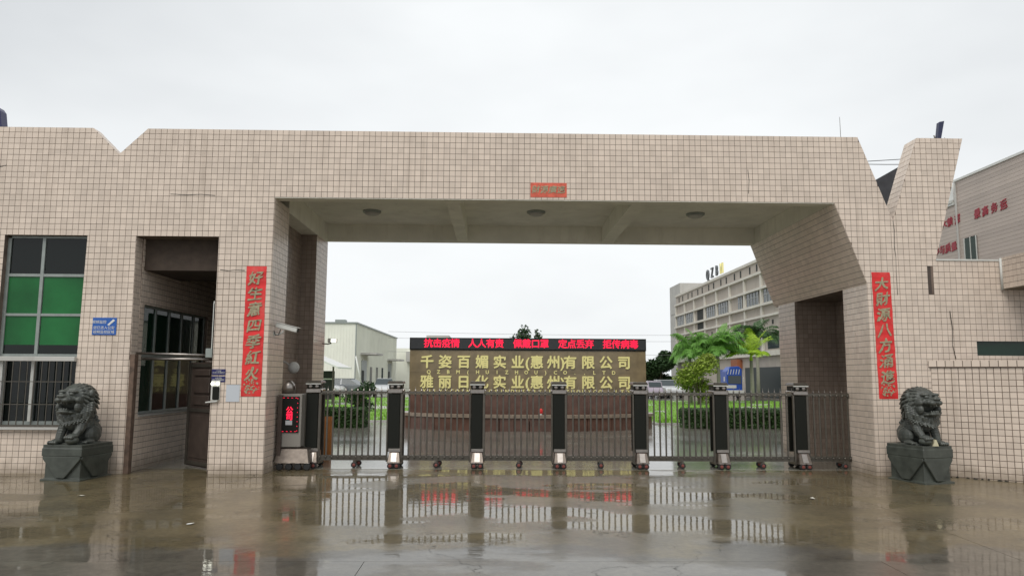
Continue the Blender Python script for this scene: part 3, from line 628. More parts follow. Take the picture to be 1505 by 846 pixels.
t = MB().tube([(6.845, 1, 5.42), (6.834, 1, 6.89)], [.009, .004], 6).build('antenna', DSTEEL); tag(t, 'thin metal lightning rod above the right end of the lintel', 'antenna')
t = MB().tube([(7.9+i*.3, 3.0, 6.53+.06*(i/5-.5)**2-.02) for i in range(6)], .008, 5)
t.tube([(7.9+i*.3, 3.0, 6.545+i*.022) for i in range(6)], .008, 5); t = t.build('cable', BLACK); tag(t, 'pair of thin cables crossing the gap left of the pylon', 'cable')

# ================================================================ PEDESTRIAN GATE
t = thing('pedestrian_gate', (-5.7, .1, 0), 'dark brown metal pedestrian gate standing open in the left passage', 'gate')
MB().box(-6.42, -6.335, -.03, .1, 0, 2.05).build('post', RUST, t, bevel=.005)
MB().tube([(-6.40, .16, 2.075), (-5.02, .16, 2.045)], .022, 8).build('rail', STEEL, t, smooth=True)
MB().tube([(-6.30, .16, 1.975), (-5.02, .16, 1.975)], .024, 8).build('rail', STEEL, t, smooth=True)
hg = Vector((-5.04, .42, 0)); fe = Vector((-5.80, 1.12, 0)); du = (fe-hg); ln = du.length; du.normalize(); dn = Vector((du.y, -du.x, 0))
if dn.y > 0: dn = -dn
def GT(v): return hg+du*v[0]+dn*v[1]+Vector((0, 0, v[2]))
lf = MB().box(0, ln, -.02, .02, .03, 1.93).xf(GT).build('leaf', BROWNMETAL, t)
for a, b, c, d in ((.06, ln-.06, 1.02, 1.08), (.06, ln-.06, 1.84, 1.90), (.06, ln-.06, .06, .12), (.0, .07, .04, 1.92), (ln-.07, ln, .04, 1.92)):
    MB().box(a, b, .02, .045, c, d).xf(GT).build('leaf_frame', DSTEEL, lf)
for a, b, c, d in ((.22, ln-.22, 1.68, 1.80), (.22, ln-.22, 1.36, 1.64), (.22, ln-.22, 1.14, 1.32)):
    MB().box(a, b, .02, .05, c, d).xf(GT).build('raised_panel', BROWNMETAL, lf, bevel=.012)
MB().box(.16, ln-.16, .02, .034, .18, .95).xf(GT).build('raised_panel', BROWNMETAL, lf, bevel=.008)

# ================================================================ RETRACTABLE GATE
ga = thing('retractable_gate', (1.5, 1.0, 0), 'closed stainless steel folding gate with upright bars and capped posts across the entrance', 'gate')
g0 = Vector((1.5, 1.0, 0))
YG = .92
posts = [-3.40, -1.875, -.335, 1.205, 2.74, 4.265, 5.79]
def wheel(mb, x, y, r_=.055, w_=.035): mb.lathe([(r_*.8, -w_/2), (r_, -w_/2+.006), (r_, w_/2-.006), (r_*.8, w_/2)], (x, y, r_+.002), 'y', 16)
proto = None
for px in posts:
    if proto is None:
        p0 = px
        po = MB().box(px-.13, px+.08, .86, .90, .30, 1.37).build('post', BLACK, ga, bevel=.006)
        MB().box(px+.085, px+.135, .87, .93, .12, 1.38).build('side_tube', DSTEEL, po, bevel=.006)
        MB().box(px-.165, px-.135, .87, .93, .12, 1.38).build('side_tube', DSTEEL, po, bevel=.006)
        MB().box(px+.09, px+.13, 1.18, 1.24, .12, 1.38).build('side_tube', DSTEEL, po, bevel=.006)
        MB().box(px-.13, px+.08, 1.20, 1.24, .30, 1.37).build('rear_plate', BLACK, po)
        MB().prism([(px-.155, 1.375), (px+.125, 1.375), (px+.125, 1.455), (px-.155, 1.455)], .84, 1.26).build('cap_base', STEEL, po, bevel=.012)
        MB().box(px-.135, px+.105, .87, 1.24, 1.456, 1.545).build('cap_lantern', BLACK, po, bevel=.01)
        for dx in (-.075, .045): MB().lathe([(.032, -.004), (.036, .006), (.022, .016), (.004, .018)], (px+dx, .864, 1.50), 'y', 12).build('cap_light', STEEL, po)
        MB().box(px-.155, px+.125, .83, .868, 1.535, 1.555).build('cap_lip', OFFWH, po)
        cp = MB(); cp.add([(px-.16, .82, 1.556), (px+.13, .82, 1.556), (px+.13, 1.28, 1.556), (px-.16, 1.28, 1.556), (px-.145, .87, 1.605), (px+.115, .87, 1.605), (px+.115, 1.23, 1.605), (px-.145, 1.23, 1.605)],
                          [(0, 3, 2, 1), (4, 5, 6, 7), (0, 1, 5, 4), (1, 2, 6, 5), (2, 3, 7, 6), (3, 0, 4, 7)])
        cp.build('cap_roof', DSTEEL, po, bevel=.008)
        ft = MB(); ft.add([(px-.10, .86, .30), (px+.09, .86, .30), (px+.09, 1.0, .30), (px-.10, 1.0, .30), (px-.13, .745, .10), (px+.12, .745, .10), (px+.12, 1.0, .10), (px-.13, 1.0, .10)],
                          [(0, 1, 2, 3), (4, 7, 6, 5), (4, 5, 1, 0), (5, 6, 2, 1), (6, 7, 3, 2), (7, 4, 0, 3)])
        ft.build('foot_cover', BRONZE, po, bevel=.01)
        MB().box(px-.12, px+.11, .84, 1.0, .302, .36).build('foot_collar', STEEL, po, bevel=.006)
        MB().add([(px-.055, .752, .13), (px+.045, .752, .13), (px+.045, .843, .285), (px-.055, .843, .285)], [(0, 1, 2, 3)]).build('highlight_plate', STEEL, po)  # brighter steel standing in for a highlight on the foot cover
        for dx in (-.075, .0, .065): MB().add([(px+dx-.008, .7515, .105), (px+dx+.008, .7515, .105), (px+dx+.008, .857, .295), (px+dx-.008, .857, .295)], [(0, 1, 2, 3)]).build('red_stripe', REDWHEEL, po)
        for dx in (-.065, .055):
            mb = MB(); wheel(mb, px+dx, .78, .055, .07); mb.build('wheel', RUBBER, po)
            mb = MB(); mb.lathe([(.032, -.004), (.028, .01), (.012, .014)], (px+dx, .742, .057), 'y', 12); mb.build('wheel_hub', REDWHEEL, po)
            mb = MB(); wheel(mb, px+dx, 1.32, .055, .07); mb.build('wheel', RUBBER, po)
            MB().box(px+dx-.045, px+dx+.045, .735, .83, .098, .125).build('mudguard', STEEL, po, bevel=.008)
        MB().box(px-.12, px+.11, .9, 1.3, .07, .12).build('axle_box', DSTEEL, po)
        proto = po
    else:
        c = copy_tree(proto, ga); c.location = (px-p0, 0, 0)
barm = None; spk = None
for i in range(len(posts)):
    a = posts[i]+.135; b = (posts[i+1]-.165) if i+1 < len(posts) else 7.45
    n_ = round((b-a)/.112); w_ = (b-a)/n_
    for k in range(1, n_):
        x = a+k*w_
        for yy, zz in ((YG, 0),):
            if barm is None:
                barm = MB().box(-.015, .015, -.012, .012, .16, 1.385).build('bar', DSTEEL, ga, bevel=.003, off=(0, 0, 0)); barm.location = (x-g0.x, YG-g0.y, 0)
            else:
                c = barm.copy(); col.objects.link(c); c.parent = ga; c.location = (x-g0.x, YG-g0.y, random.uniform(-.004, .004))
    MB().box(a, b, YG-.026, YG+.02, 1.375, 1.41).build('top_rail', DSTEEL, ga)
    MB().box(a, b, 1.19, 1.23, 1.385, 1.405).build('top_rail', DSTEEL, ga)
    # lattice links low down and under the top rail
    for z0_, h_, nm in ((.165, .07, 'bottom_link'), (1.345, .035, 'top_link')):
        s_ = MB()
        for k in range(n_):
            xa = a+k*w_; xb = xa+w_
            s_.add([(xa, YG-.014, z0_), (xa+.02, YG-.014, z0_), (xb, YG-.014, z0_+h_), (xb-.02, YG-.014, z0_+h_), (xa, YG-.02, z0_), (xa+.02, YG-.02, z0_), (xb, YG-.02, z0_+h_), (xb-.02, YG-.02, z0_+h_)], [(0, 1, 2, 3), (4, 7, 6, 5), (4, 5, 1, 0), (6, 7, 3, 2), (5, 6, 2, 1), (7, 4, 0, 3)])
            s_.add([(xa, YG-.024, z0_+h_), (xa+.02, YG-.024, z0_+h_), (xb, YG-.024, z0_), (xb-.02, YG-.024, z0_), (xa, YG-.03, z0_+h_), (xa+.02, YG-.03, z0_+h_), (xb, YG-.03, z0_), (xb-.02, YG-.03, z0_)], [(0, 3, 2, 1), (4, 5, 6, 7), (4, 0, 1, 5), (6, 2, 3, 7), (5, 1, 2, 6), (7, 3, 0, 4)])
            s_.lathe([(.02, 0), (.02, .012), (.008, .02)], (xa, YG-.03, z0_+h_/2), 'y', 8)
        if nm == 'bottom_link': s_.box(a, b, YG-.012, YG+.012, .14, .235)
        s_.build(nm, DSTEEL, ga)['kind'] = 'stuff'
    for k in range(n_+1):
        x = a+k*w_
        if spk is None:
            spk = MB().lathe([(.012, 0), (.016, .02), (.005, .045), (.002, .095)], (0, 0, 1.41), 'z', 6).build('spike', STEEL, ga, off=(0, 0, 0)); spk.location = (x-g0.x, YG-g0.y, 0)
        else:
            c = spk.copy(); col.objects.link(c); c.parent = ga; c.location = (x-g0.x, YG-g0.y, 0)
# small castors midway
cpr = None
for i in range(len(posts)):
    mx_ = (posts[i]+.77) if i < len(posts)-1 else posts[i]+.80
    if cpr is None:
        cpr = MB().box(mx_-.02, mx_+.02, YG-.02, YG+.3, .09, .16).build('castor_bracket', DSTEEL, ga, bevel=.004); cx0 = mx_
        for yy, dx in ((YG, 0), (YG+.32, .03)):
            mb = MB(); wheel(mb, mx_+dx, yy, .055, .04); mb.build('wheel', RUBBER, cpr)
            mb = MB(); mb.lathe([(.03, 0), (.026, .01), (.01, .014)], (mx_+dx, yy-.02, .057), 'y', 12); mb.build('wheel_hub', REDWHEEL, cpr)
    else:
        c = copy_tree(cpr, ga); c.location = (mx_-cx0, 0, 0)
# drive unit with LED panel at the left end
du_ = MB().box(-3.97, -3.56, .62, 1.05, .40, 1.36)  .build('drive_housing', mat('taupe_paint', (.27, .25, .22), .4), ga, bevel=.01)
MB().box(-3.965, -3.60, .605, .619, .66, 1.315).build('led_panel', BLACK, du_)
for s_, z_, sz in (('公', 1.06, .13), ('司', .94, .13)):
    text('led_text', s_, lambda u, v, w, z_=z_: (-3.775+u, .603-w, z_+v), sz, LEDRED, du_, .0015, offset=.005)
dt = MB()
for k in range(8):
    z = .69+k*.083
    for x in (-3.94, -3.63): dt.box(x-.006, x+.006, .600, .604, z, z+.012)
for k in range(4):
    x = -3.90+k*.075
    for z in (.68, 1.285): dt.box(x, x+.03, .600, .604, z, z+.008)
dt.build('led_dots', LEDRED, du_)['kind'] = 'stuff'
MB().box(-3.84, -3.72, .602, .6045, .80, .88).build('led_symbol', mat('led_grey', (.2, .2, .2), .5, emit=(.5, .5, .5), es=.25), du_)
MB().box(-3.97, -3.90, .55, .615, .12, 1.34).build('edge_post', BROWNMETAL, du_)
hd = MB(); hd.add([(-3.97, .60, .38), (-3.42, .60, .38), (-3.42, 1.05, .38), (-3.97, 1.05, .38), (-4.0, .50, .12), (-3.36, .50, .12), (-3.36, 1.05, .12), (-4.0, 1.05, .12)],
                  [(0, 1, 2, 3), (4, 7, 6, 5), (4, 5, 1, 0), (5, 6, 2, 1), (6, 7, 3, 2), (7, 4, 0, 3)])
hd.build('hood', BRONZE, ga, bevel=.012)
for k in range(2): MB().add([(-3.60+k*.09, .508, .14), (-3.585+k*.09, .508, .14), (-3.585+k*.09, .596, .36), (-3.60+k*.09, .596, .36)], [(0, 1, 2, 3)]).build('red_stripe', REDWHEEL, ga)
for k in range(4):
    x = -3.90+k*.165; mb = MB(); wheel(mb, x, .55, .06, .08); w0 = mb.build('wheel', RUBBER, ga)
    MB().box(x-.05, x+.05, .50, .56, .118, .135).build('mudguard', STEEL, ga, bevel=.01)
for x in (-3.86,):
    dm = MB().lathe([(.12, 0), (.12, .06), (.13, .07), (.11, .16), (.06, .22), (.01, .235)], (x, .8, 1.37), 'z', 18).build('dome_lamp', STEEL, ga, smooth=True)
    MB().lathe([(.112, 0), (.112, .05)], (x, .8, 1.455), 'z', 18).build('lamp_band', BLACK, dm)
# posts of the yard just behind
t = MB().box(-3.54, -3.33, 2.15, 2.21, -.0, .87).build('orange_board', ORANGE, bevel=.004); tag(t, 'upright orange board standing behind the left end of the folding gate', 'board')
t = MB().tube([(-3.53, 1.6, 0), (-3.53, 1.6, 1.32)], .03, 10).build('white_post', WHITE, smooth=True); tag(t, 'slim white post behind the left end of the folding gate', 'post')
t = thing('wall_lamp', (-3.95, 1.6, 1.4), 'round grey lamp housing in the left niche above the gate motor', 'lamp')
MB().lathe([(.02, 0), (.10, .03), (.12, .07), (.10, .12), (.03, .14)], (-4.02, 1.75, 1.85), 'y', 16).build('housing', LGREY, t, smooth=True)
MB().tube([(-4.30, 1.8, 2.0), (-4.02, 1.75, 1.85)], .02, 6).build('arm', LGREY, t)

# ================================================================ STONE LIONS
_SPH = {}
def sph(seg):
    if seg not in _SPH:
        rings = max(4, seg-5); vs = [(0, 0, 1)]
        for i in range(1, rings):
            a = math.pi*i/rings
            for k in range(seg): vs.append((math.sin(a)*math.cos(2*math.pi*k/seg), math.sin(a)*math.sin(2*math.pi*k/seg), math.cos(a)))
        vs.append((0, 0, -1)); fs = [(0, 1+k, 1+(k+1) % seg) for k in range(seg)]
        for i in range(rings-2):
            for k in range(seg): fs.append((1+i*seg+k, 1+(i+1)*seg+k, 1+(i+1)*seg+(k+1) % seg, 1+i*seg+(k+1) % seg))
        e = len(vs)-1; fs += [(e, 1+(rings-2)*seg+(k+1) % seg, 1+(rings-2)*seg+k) for k in range(seg)]
        _SPH[seg] = (vs, fs)
    return _SPH[seg]
def blob(mb, c, r_, rot=None, seg=12):
    vs, fs = sph(seg); mb.add([(c[0]+v[0]*r_[0], c[1]+v[1]*r_[1], c[2]+v[2]*r_[2]) for v in vs], fs)
def caps(mbm, a, b, ra, rb, n_=5):
    a, b = Vector(a), Vector(b)
    for i in range(n_+1):
        t_ = i/n_; q = a.lerp(b, t_); r_ = ra+(rb-ra)*t_; blob(mbm, q, (r_, r_, r_), seg=9)
def lion_mesh(mirror):
    B = MB(); rn = random.Random(11)
    M_ = -1 if mirror else 1            # raised paw side
    blob(B, (-.20, 0, .22), (.23, .23, .23)); blob(B, (-.12, 0, .33), (.22, .20, .24))
    caps(B, (-.16, 0, .34), (.10, 0, .58), .19, .18, 6)
    blob(B, (.13, 0, .52), (.17, .20, .22)); blob(B, (.18, 0, .42), (.12, .15, .16))
    for s in (-1, 1):
        blob(B, (-.10, s*.19, .17), (.19, .085, .17)); blob(B, (.04, s*.23, .045), (.13, .06, .045))
        for q in range(4): blob(B, (.15, s*.23+(q-1.5)*.03, .035), (.035, .017, .03), seg=8)
        if s != M_:
            caps(B, (.14, s*.16, .46), (.21, s*.19, .22), .105, .082); caps(B, (.21, s*.19, .22), (.24, s*.20, .07), .082, .072)
            blob(B, (.29, s*.20, .05), (.12, .095, .056))
            for q in range(4): blob(B, (.385, s*.20+(q-1.5)*.045, .042), (.048, .025, .04), seg=8)
        else:
            caps(B, (.14, s*.16, .46), (.22, s*.18, .28), .105, .082); caps(B, (.22, s*.18, .28), (.28, s*.16, .19), .08, .068)
            blob(B, (.33, s*.15, .17), (.11, .09, .05))
            for q in range(4): blob(B, (.42, s*.15+(q-1.5)*.043, .145), (.044, .024, .04), seg=8)
    # head, built in its own frame then turned
    hb = MB()
    blob(hb, (.02, 0, .10), (.18, .185, .19)); blob(hb, (.13, 0, .06), (.12, .15, .08))
    blob(hb, (.20, 0, .045), (.10, .125, .06)); blob(hb, (.275, 0, .085), (.04, .062, .035))
    for s in (-1, 1):
        blob(hb, (.26, s*.05, .03), (.045, .05, .04)); blob(hb, (.30, s*.032, .085), (.022, .022, .018))
        blob(hb, (.17, s*.075, .165), (.06, .062, .03)); blob(hb, (.20, s*.075, .128), (.028, .034, .026))
        blob(hb, (.10, s*.145, .05), (.09, .045, .06)); blob(hb, (.09, s*.135, -.05), (.08, .045, .08))
        blob(hb, (-.02, s*.20, .17), (.035, .035, .06))
    blob(hb, (.10, 0, -.135), (.13, .115, .038)); blob(hb, (.20, 0, -.135), (.055, .08, .034))
    blob(hb, (.12, 0, -.105), (.085, .045, .018))
    for q in range(5): blob(hb, (.235-abs(q-2)*.012, (q-2)*.026, -.098), (.012, .011, .018), seg=6); blob(hb, (.26-abs(q-2)*.014, (q-2)*.03, -.012), (.012, .011, .018), seg=6)
    # mane: layered locks that fan back and out round the face
    for lay, (xo, r0, r1, n_, dr) in enumerate(((.085, .165, .205, 17, .0), (.03, .19, .225, 18, .5), (-.04, .20, .225, 18, 0), (-.11, .185, .19, 17, .5))):
        for q in range(n_):
            a = R(-128+256*(q+dr*.5)/(n_-1)); sy, cz = math.sin(a), math.cos(a); dn_ = .05*(1-cz)
            p0 = (xo, sy*r0, .085+cz*r0*1.02); p1 = (xo-.06, sy*r1, .085+cz*r1*1.0-dn_*.6); p2 = (xo-.12, sy*(r1-.004), .085+cz*(r1-.002)-dn_*1.5)
            caps(hb, p0, p1, .022, .022, 4); caps(hb, p1, p2, .022, .014, 4)
    blob(hb, (-.08, 0, .04), (.17, .20, .20))
    # beard and cheek locks: two layers of wavy strands
    for lay in range(2):
        for q in range(17):
            a = (q-8)/8; wv_ = .012*math.sin(q*2.1+lay); x = .115-.13*abs(a)**1.4-lay*.035; y = a*.24
            z0_ = -.13+.15*abs(a)**1.3; z3_ = -.34+.08*abs(a)+lay*.03
            p = [(x, y, z0_), (x+.012, y*1.04+wv_, z0_*.6+z3_*.4), (x-.004, y*.98-wv_, z0_*.3+z3_*.7), (x+.02, y*.86+wv_, z3_)]
            caps(hb, p[0], p[1], .024, .025, 3); caps(hb, p[1], p[2], .025, .021, 3); caps(hb, p[2], p[3], .021, .011, 3)
    HM = Matrix.Translation((.16, 0, .765)) @ Matrix.Rotation(R(3 if not mirror else -3), 4, 'Z') @ Matrix.Rotation(R(-9), 4, 'Y')
    hb.xf(lambda v: HM @ (v*1.30)); B.add(hb.v, hb.f)
    # curls down the neck, tail, spine
    for q in range(6):
        for j in range(5):
            blob(B, (-.02-.045*q, (j-2)*.075, .72-.055*q+.02*(1-abs(j-2))), (.037, .037, .037), seg=8)
    for q in range(10): blob(B, (-.30-.05*math.sin(q*.35), .02*math.sin(q*2), .14+q*.05), (.05, .06, .045), seg=8)
    for s in (-1, 1):
        for q in range(4): caps(B, (-.02, s*.22, .16+q*.045), (-.16, s*.24, .24+q*.05), .016, .012, 4)
    blob(B, (-.05, 0, .012), (.36, .30, .022))
    me = bpy.data.meshes.new('lion'); me.from_pydata(B.v, [], B.f); me.update()
    o = bpy.data.objects.new('tmp', me); col.objects.link(o)
    rm = o.modifiers.new('r', 'REMESH'); rm.mode = 'VOXEL'; rm.voxel_size = .007; rm.use_smooth_shade = True
    sm = o.modifiers.new('s', 'SMOOTH'); sm.factor = .5; sm.iterations = 1
    bpy.context.view_layer.update()
    out = bpy.data.meshes.new_from_object(o.evaluated_get(bpy.context.evaluated_depsgraph_get()))
    bpy.data.objects.remove(o); out.materials.clear(); out.materials.append(GREYSTONE)
    out.polygons.foreach_set('use_smooth', [True]*len(out.polygons)); return out
def pedestal(cx, cy, rot, w_, d_, h_, t):
    def T(v): c, s = math.cos(rot), math.sin(rot); return Vector((cx+v.x*c-v.y*s, cy+v.x*s+v.y*c, v.z))
    def ring(x, y, z): return [(-x, -y, z), (x, -y, z), (x, y, z), (-x, y, z)]
    X, Y = w_/2, d_/2; b = MB(); vs = []
    for k, z in ((1.0, -.06), (1.0, .015), (.90, .02), (.88, .03), (.88, h_*.64), (.96, h_*.665), (1.0, h_*.68), (1.0, h_-.06), (.975, h_-.05), (.975, h_)): vs += ring(X*k, Y*k, z)
    fs = [(3, 2, 1, 0), tuple(range(36, 40))]
    for i in range(9):
        for q in range(4): fs.append((i*4+q, i*4+(q+1) % 4, (i+1)*4+(q+1) % 4, (i+1)*4+q))
    b.add(vs, fs).xf(T).build('pedestal', PEDSTONE, t, bevel=.005)
    # carved cloth points hanging on each face
    for ang, hw, hd_ in ((0, X, Y), (math.pi/2, Y, X), (math.pi, X, Y), (-math.pi/2, Y, X)):
        c2, s2 = math.cos(ang), math.sin(ang)
        def F(v, c2=c2, s2=s2): return T(Vector((v.x*c2-v.y*s2, v.x*s2+v.y*c2, v.z)))
        c_ = MB(); c_.prism([(-hw*.94, h_*.67), (-hw*.94, h_*.60), (-hw*.20, .03), (hw*.20, .03), (hw*.94, h_*.60), (hw*.94, h_*.67)], -hd_*1.0-.003, -hd_*.8)
        c_.xf(F).build('carved_cloth', PEDSTONE, t, bevel=.008)
        c_ = MB(); c_.prism([(-hw*.14, .0), (hw*.14, .0), (hw*.10, .03), (-hw*.10, .03)], -hd_*1.04-.01, -hd_*.9); 
def lion(cx, cy, prot, heading, w_, d_, h_, label, mirror, sc=1.0):
    t = thing('stone_lion', (cx, cy, 0), label, 'statue', 'pair of stone guardian lions')
    pedestal(cx, cy, prot, w_, d_, h_, t)
    o = bpy.data.objects.new('lion_body', lion_mesh(mirror)); col.objects.link(o); o.parent = t
    o.location = (0, 0, h_-.004); o.rotation_euler = (0, 0, heading); o.scale = (sc, sc, sc*.90)
    bl = MB(); blob(bl, (0, 0, 0), (.105, .10, .07), seg=20); me = bpy.data.meshes.new('ball'); me.from_pydata(bl.v, [], bl.f); me.update()
    me.polygons.foreach_set('use_smooth', [True]*len(me.polygons)); me.materials.append(PEDSTONE)
    q = bpy.data.objects.new('stone_ball', me); col.objects.link(q); q.parent = t
    v = Matrix.Rotation(heading, 3, 'Z') @ Vector((.33*sc, (-1 if mirror else 1)*.14*sc, 0)); q.location = (v.x, v.y, h_+.07)
    return t
lion(-6.96, -.47, R(-9), R(-90-12), .71, .78, .56, 'grey-green stone guardian lion on a pedestal under the left window, head turned left', False, .94)
LR = lion(7.18, -.56, R(17), R(-90+12), .63, .78, .60, 'grey-green stone guardian lion beside the right couplet, a ball under its raised paw', True, .92)
t = MB().prism([(-.05, 0), (.05, 0), (.015, .10), (-.01, .11)], -.02, .02, lambda v: (7.25+v[0], -.93+v[1], .60+v[2])).build('paper_scrap', mat('yellowed_paper', (.6, .55, .38), .7)); tag(t, 'small yellowish paper scrap between the paws of the right lion', 'paper')

# ================================================================ MONUMENT SIGN
t = thing('monument_sign', (1.08, 12.5, 0), 'broad polished stone sign wall with gold lettering behind the gate', 'sign')
MX0, MX1 = -2.93, 5.10
MB().box(MX0, MX1, 12.20, 12.75, 1.07, 2.575).build('upper_wall', SIGNSTONE, t)
for i in range(12):
    xa = MX0+i*(MX1-MX0)/12
    for j in range(2): MB().box(xa+.003, xa+(MX1-MX0)/12-.003, 12.188, 12.198, 1.075+j*.75, 1.075+j*.75+.744).build('stone_panel', SIGNSTONE, t)
MB().box(MX0, MX1, 12.15, 12.75, 0, 1.07).build('lower_wall', REDSTONE, t)
for i in range(12):
    xa = MX0+i*(MX1-MX0)/12
    for j in range(2): MB().box(xa+.003, xa+(MX1-MX0)/12-.003, 12.138, 12.149, .25+j*.41, .25+j*.41+.405).build('stone_panel', REDSTONE, t)
def MT(u, v, w): return (u, 12.185-w, v)
def signrow(s_, xs_, z, size, off=.0, ex=.025, m_=GOLD, sx=1, name='letter'):
    for c, x in zip(s_, xs_):
        if c != ' ': text(name, c, lambda u, v, w, x=x, z=z: MT(x+u, z+v, w), size, m_, t, ex, off, sx)
cols = [-2.40+k*.592 for k in range(15)]
# 12 characters with brackets squeezed between them, positions read off the photograph
rowx = [-2.36, -1.75, -1.12, -.50, .10, .71, 1.03, 1.36, 1.93, 2.24, 2.49, 3.10, 3.71, 4.33]
signrow('千姿百媚实业(惠州)有限公司', [x+.02 for x in rowx], 2.15, .46, .014)
signrow('雅丽日化实业(惠州)有限公司', [x+.02 for x in rowx], 1.475, .46, .014)
en1 = 'QZBM(HUIZHOU)CO.,LTD'
signrow(en1, [-2.28+k*.330 for k in range(len(en1))], 1.83, .17, .005, .012)
en2 = 'YILYKCOSMETICSINDUSTRY(HUIZHOU)CO.,LTD'
signrow(en2, [-2.42+k*.186 for k in range(len(en2))], 1.19, .17, .005, .012)
sc_ = thing('led_screen', (1.08, 12.2, 2.58), 'long black LED screen with red running text on top of the stone sign', 'led screen')
MB().box(MX0-.01, MX1+.01, 12.16, 12.5, 2.578, 2.99).build('housing', BLACK, sc_)
MB().box(MX0+.03, MX1-.03, 12.150, 12.159, 2.615, 2.955).build('screen', LEDOFF, sc_)
led = [('抗击疫情', 646), ('人人有责', 710.5), ('佩戴口罩', 776.5), ('定点丢弃', 842.5), ('拒传病毒', 908)]
for s_, px in led:
    cx = (px-729.6)/1100*25.55+.12-.03
    for k, c in enumerate(s_):
        text('led_text', c, lambda u, v, w, k=k, cx=cx: (cx+(k-1.5)*.303+u, 12.147-w, 2.785+v), .315, LEDRED, sc_, .0015, .007)
# oval pool wall
t = thing('oval_pool', (1.05, 12.4, 0), 'low oval red-brown stone basin with a pale rim around the foot of the sign', 'pool')
nseg = 56; A_, B_ = 4.25, 2.0
def ringpt(k, a, b, z): th = 2*math.pi*k/nseg; return (1.05+a*math.cos(th), 12.35+b*math.sin(th), z)
b = MB()
for k in range(nseg):
    b_ = MB(); vs = [ringpt(k+.03, A_, B_, 0), ringpt(k+.97, A_, B_, 0), ringpt(k+.97, A_-.2, B_-.2, 0), ringpt(k+.03, A_-.2, B_-.2, 0)]
    vs += [(v[0], v[1], .40) for v in vs]; b_.add(vs, [(0, 3, 2, 1), (4, 5, 6, 7), (0, 1, 5, 4), (1, 2, 6, 5), (2, 3, 7, 6), (3, 0, 4, 7)]); b_.build('wall_stone', REDSTONE, t)
    b_ = MB(); vs = [ringpt(k+.02, A_+.04, B_+.04, .402), ringpt(k+.98, A_+.04, B_+.04, .402), ringpt(k+.98, A_-.26, B_-.26, .402), ringpt(k+.02, A_-.26, B_-.26, .402)]
    vs += [(v[0], v[1], .50) for v in vs]; b_.add(vs, [(0, 3, 2, 1), (4, 5, 6, 7), (0, 1, 5, 4), (1, 2, 6, 5), (2, 3, 7, 6), (3, 0, 4, 7)]); b_.build('rim_stone', CAPSTONE, t)
b = MB(); b.add([ringpt(k, A_-.1, B_-.1, .30) for k in range(nseg)], [tuple(range(nseg))]); b.build('pool_water', mat('pool_water', (.05, .04, .03), .05), t)
for (x_, z_, m_) in ((-1.35, .46, OFFWH), (-.30, .46, OFFWH), (1.98, .46, RED), (2.02, .46, OFFWH)):
    pass
t = thing('fountain_spout', (1.42, 10.6, .46), 'small red and white ornament on the pool rim', 'ornament')
MB().lathe([(.03, 0), (.04, .05), (.02, .09)], (1.42, 10.5, .46), 'z', 10).build('white_base', WHITE, t)
MB().lathe([(.05, 0), (.06, .06), (.05, .12), (.01, .15)], (1.42, 10.5, .55), 'z', 10).build('red_top', RED, t)

# ================================================================ GREENERY
def leafcloud(mb, c, r_, n_, size, rn, shell=.55, flat=1):
    for _ in range(n_):
        while True:
            d = Vector((rn.uniform(-1, 1), rn.uniform(-1, 1), rn.uniform(-1, 1)))
            if .05 < d.length < 1: break
        d = d.normalized()*(shell+(1-shell)*rn.random()**.7)
        p = Vector((c[0]+d.x*r_[0], c[1]+d.y*r_[1], c[2]+d.z*r_[2])); a = Vector((rn.gauss(0, 1), rn.gauss(0, 1), rn.gauss(0, .6))).normalized(); b = a.orthogonal().normalized()
        b = (Matrix.Rotation(rn.uniform(0, 6.28), 3, a) @ b); s_ = size*rn.uniform(.6, 1.4)
        mb.add([p-a*s_, p+b*s_*.45, p+a*s_, p-b*s_*.45], [(0, 1, 2, 3)])
def tree(x, y, h_, cr_, lm, label, group=None, name='tree', seed=1, n_=1500, leaf=.12, trunk=.14, low=.35, z0=0):
    rn = random.Random(seed); t = thing(name, (x, y, z0), label, 'tree' if name != 'shrub' else 'shrub', group)
    tk = MB(); tk.tube([(x, y, z0), (x+rn.uniform(-.1, .1), y, z0+h_*.3), (x+rn.uniform(-.2, .2), y, z0+h_*.65)], [trunk, trunk*.75, trunk*.4], 8)
    cl = MB()
    for k in range(9):
        a = k*2.4+rn.uniform(-.4, .4); zz = z0+h_*(low+(1-low)*(.15+.8*((k*.37) % 1))); rr = cr_*(.55*rn.uniform(.6, 1.1)) * (1.1-abs((zz-z0)/h_-.62))
        e = (x+math.cos(a)*rr, y+math.sin(a)*rr, zz); tk.tube([(x, y, z0+h_*low*.8), ((x+e[0])/2, (y+e[1])/2, z0+h_*low+(zz-z0-h_*low)*.6), e], [trunk*.45, trunk*.3, trunk*.12], 5)
        leafcloud(cl, e, (cr_*rn.uniform(.36, .5), cr_*rn.uniform(.36, .5), h_*(1-low)*rn.uniform(.2, .3)), n_//9, leaf, rn, .3)
    tk.build('trunk', TRUNK, t, smooth=True); cl.build('crown', lm, t, smooth=True)
    return t
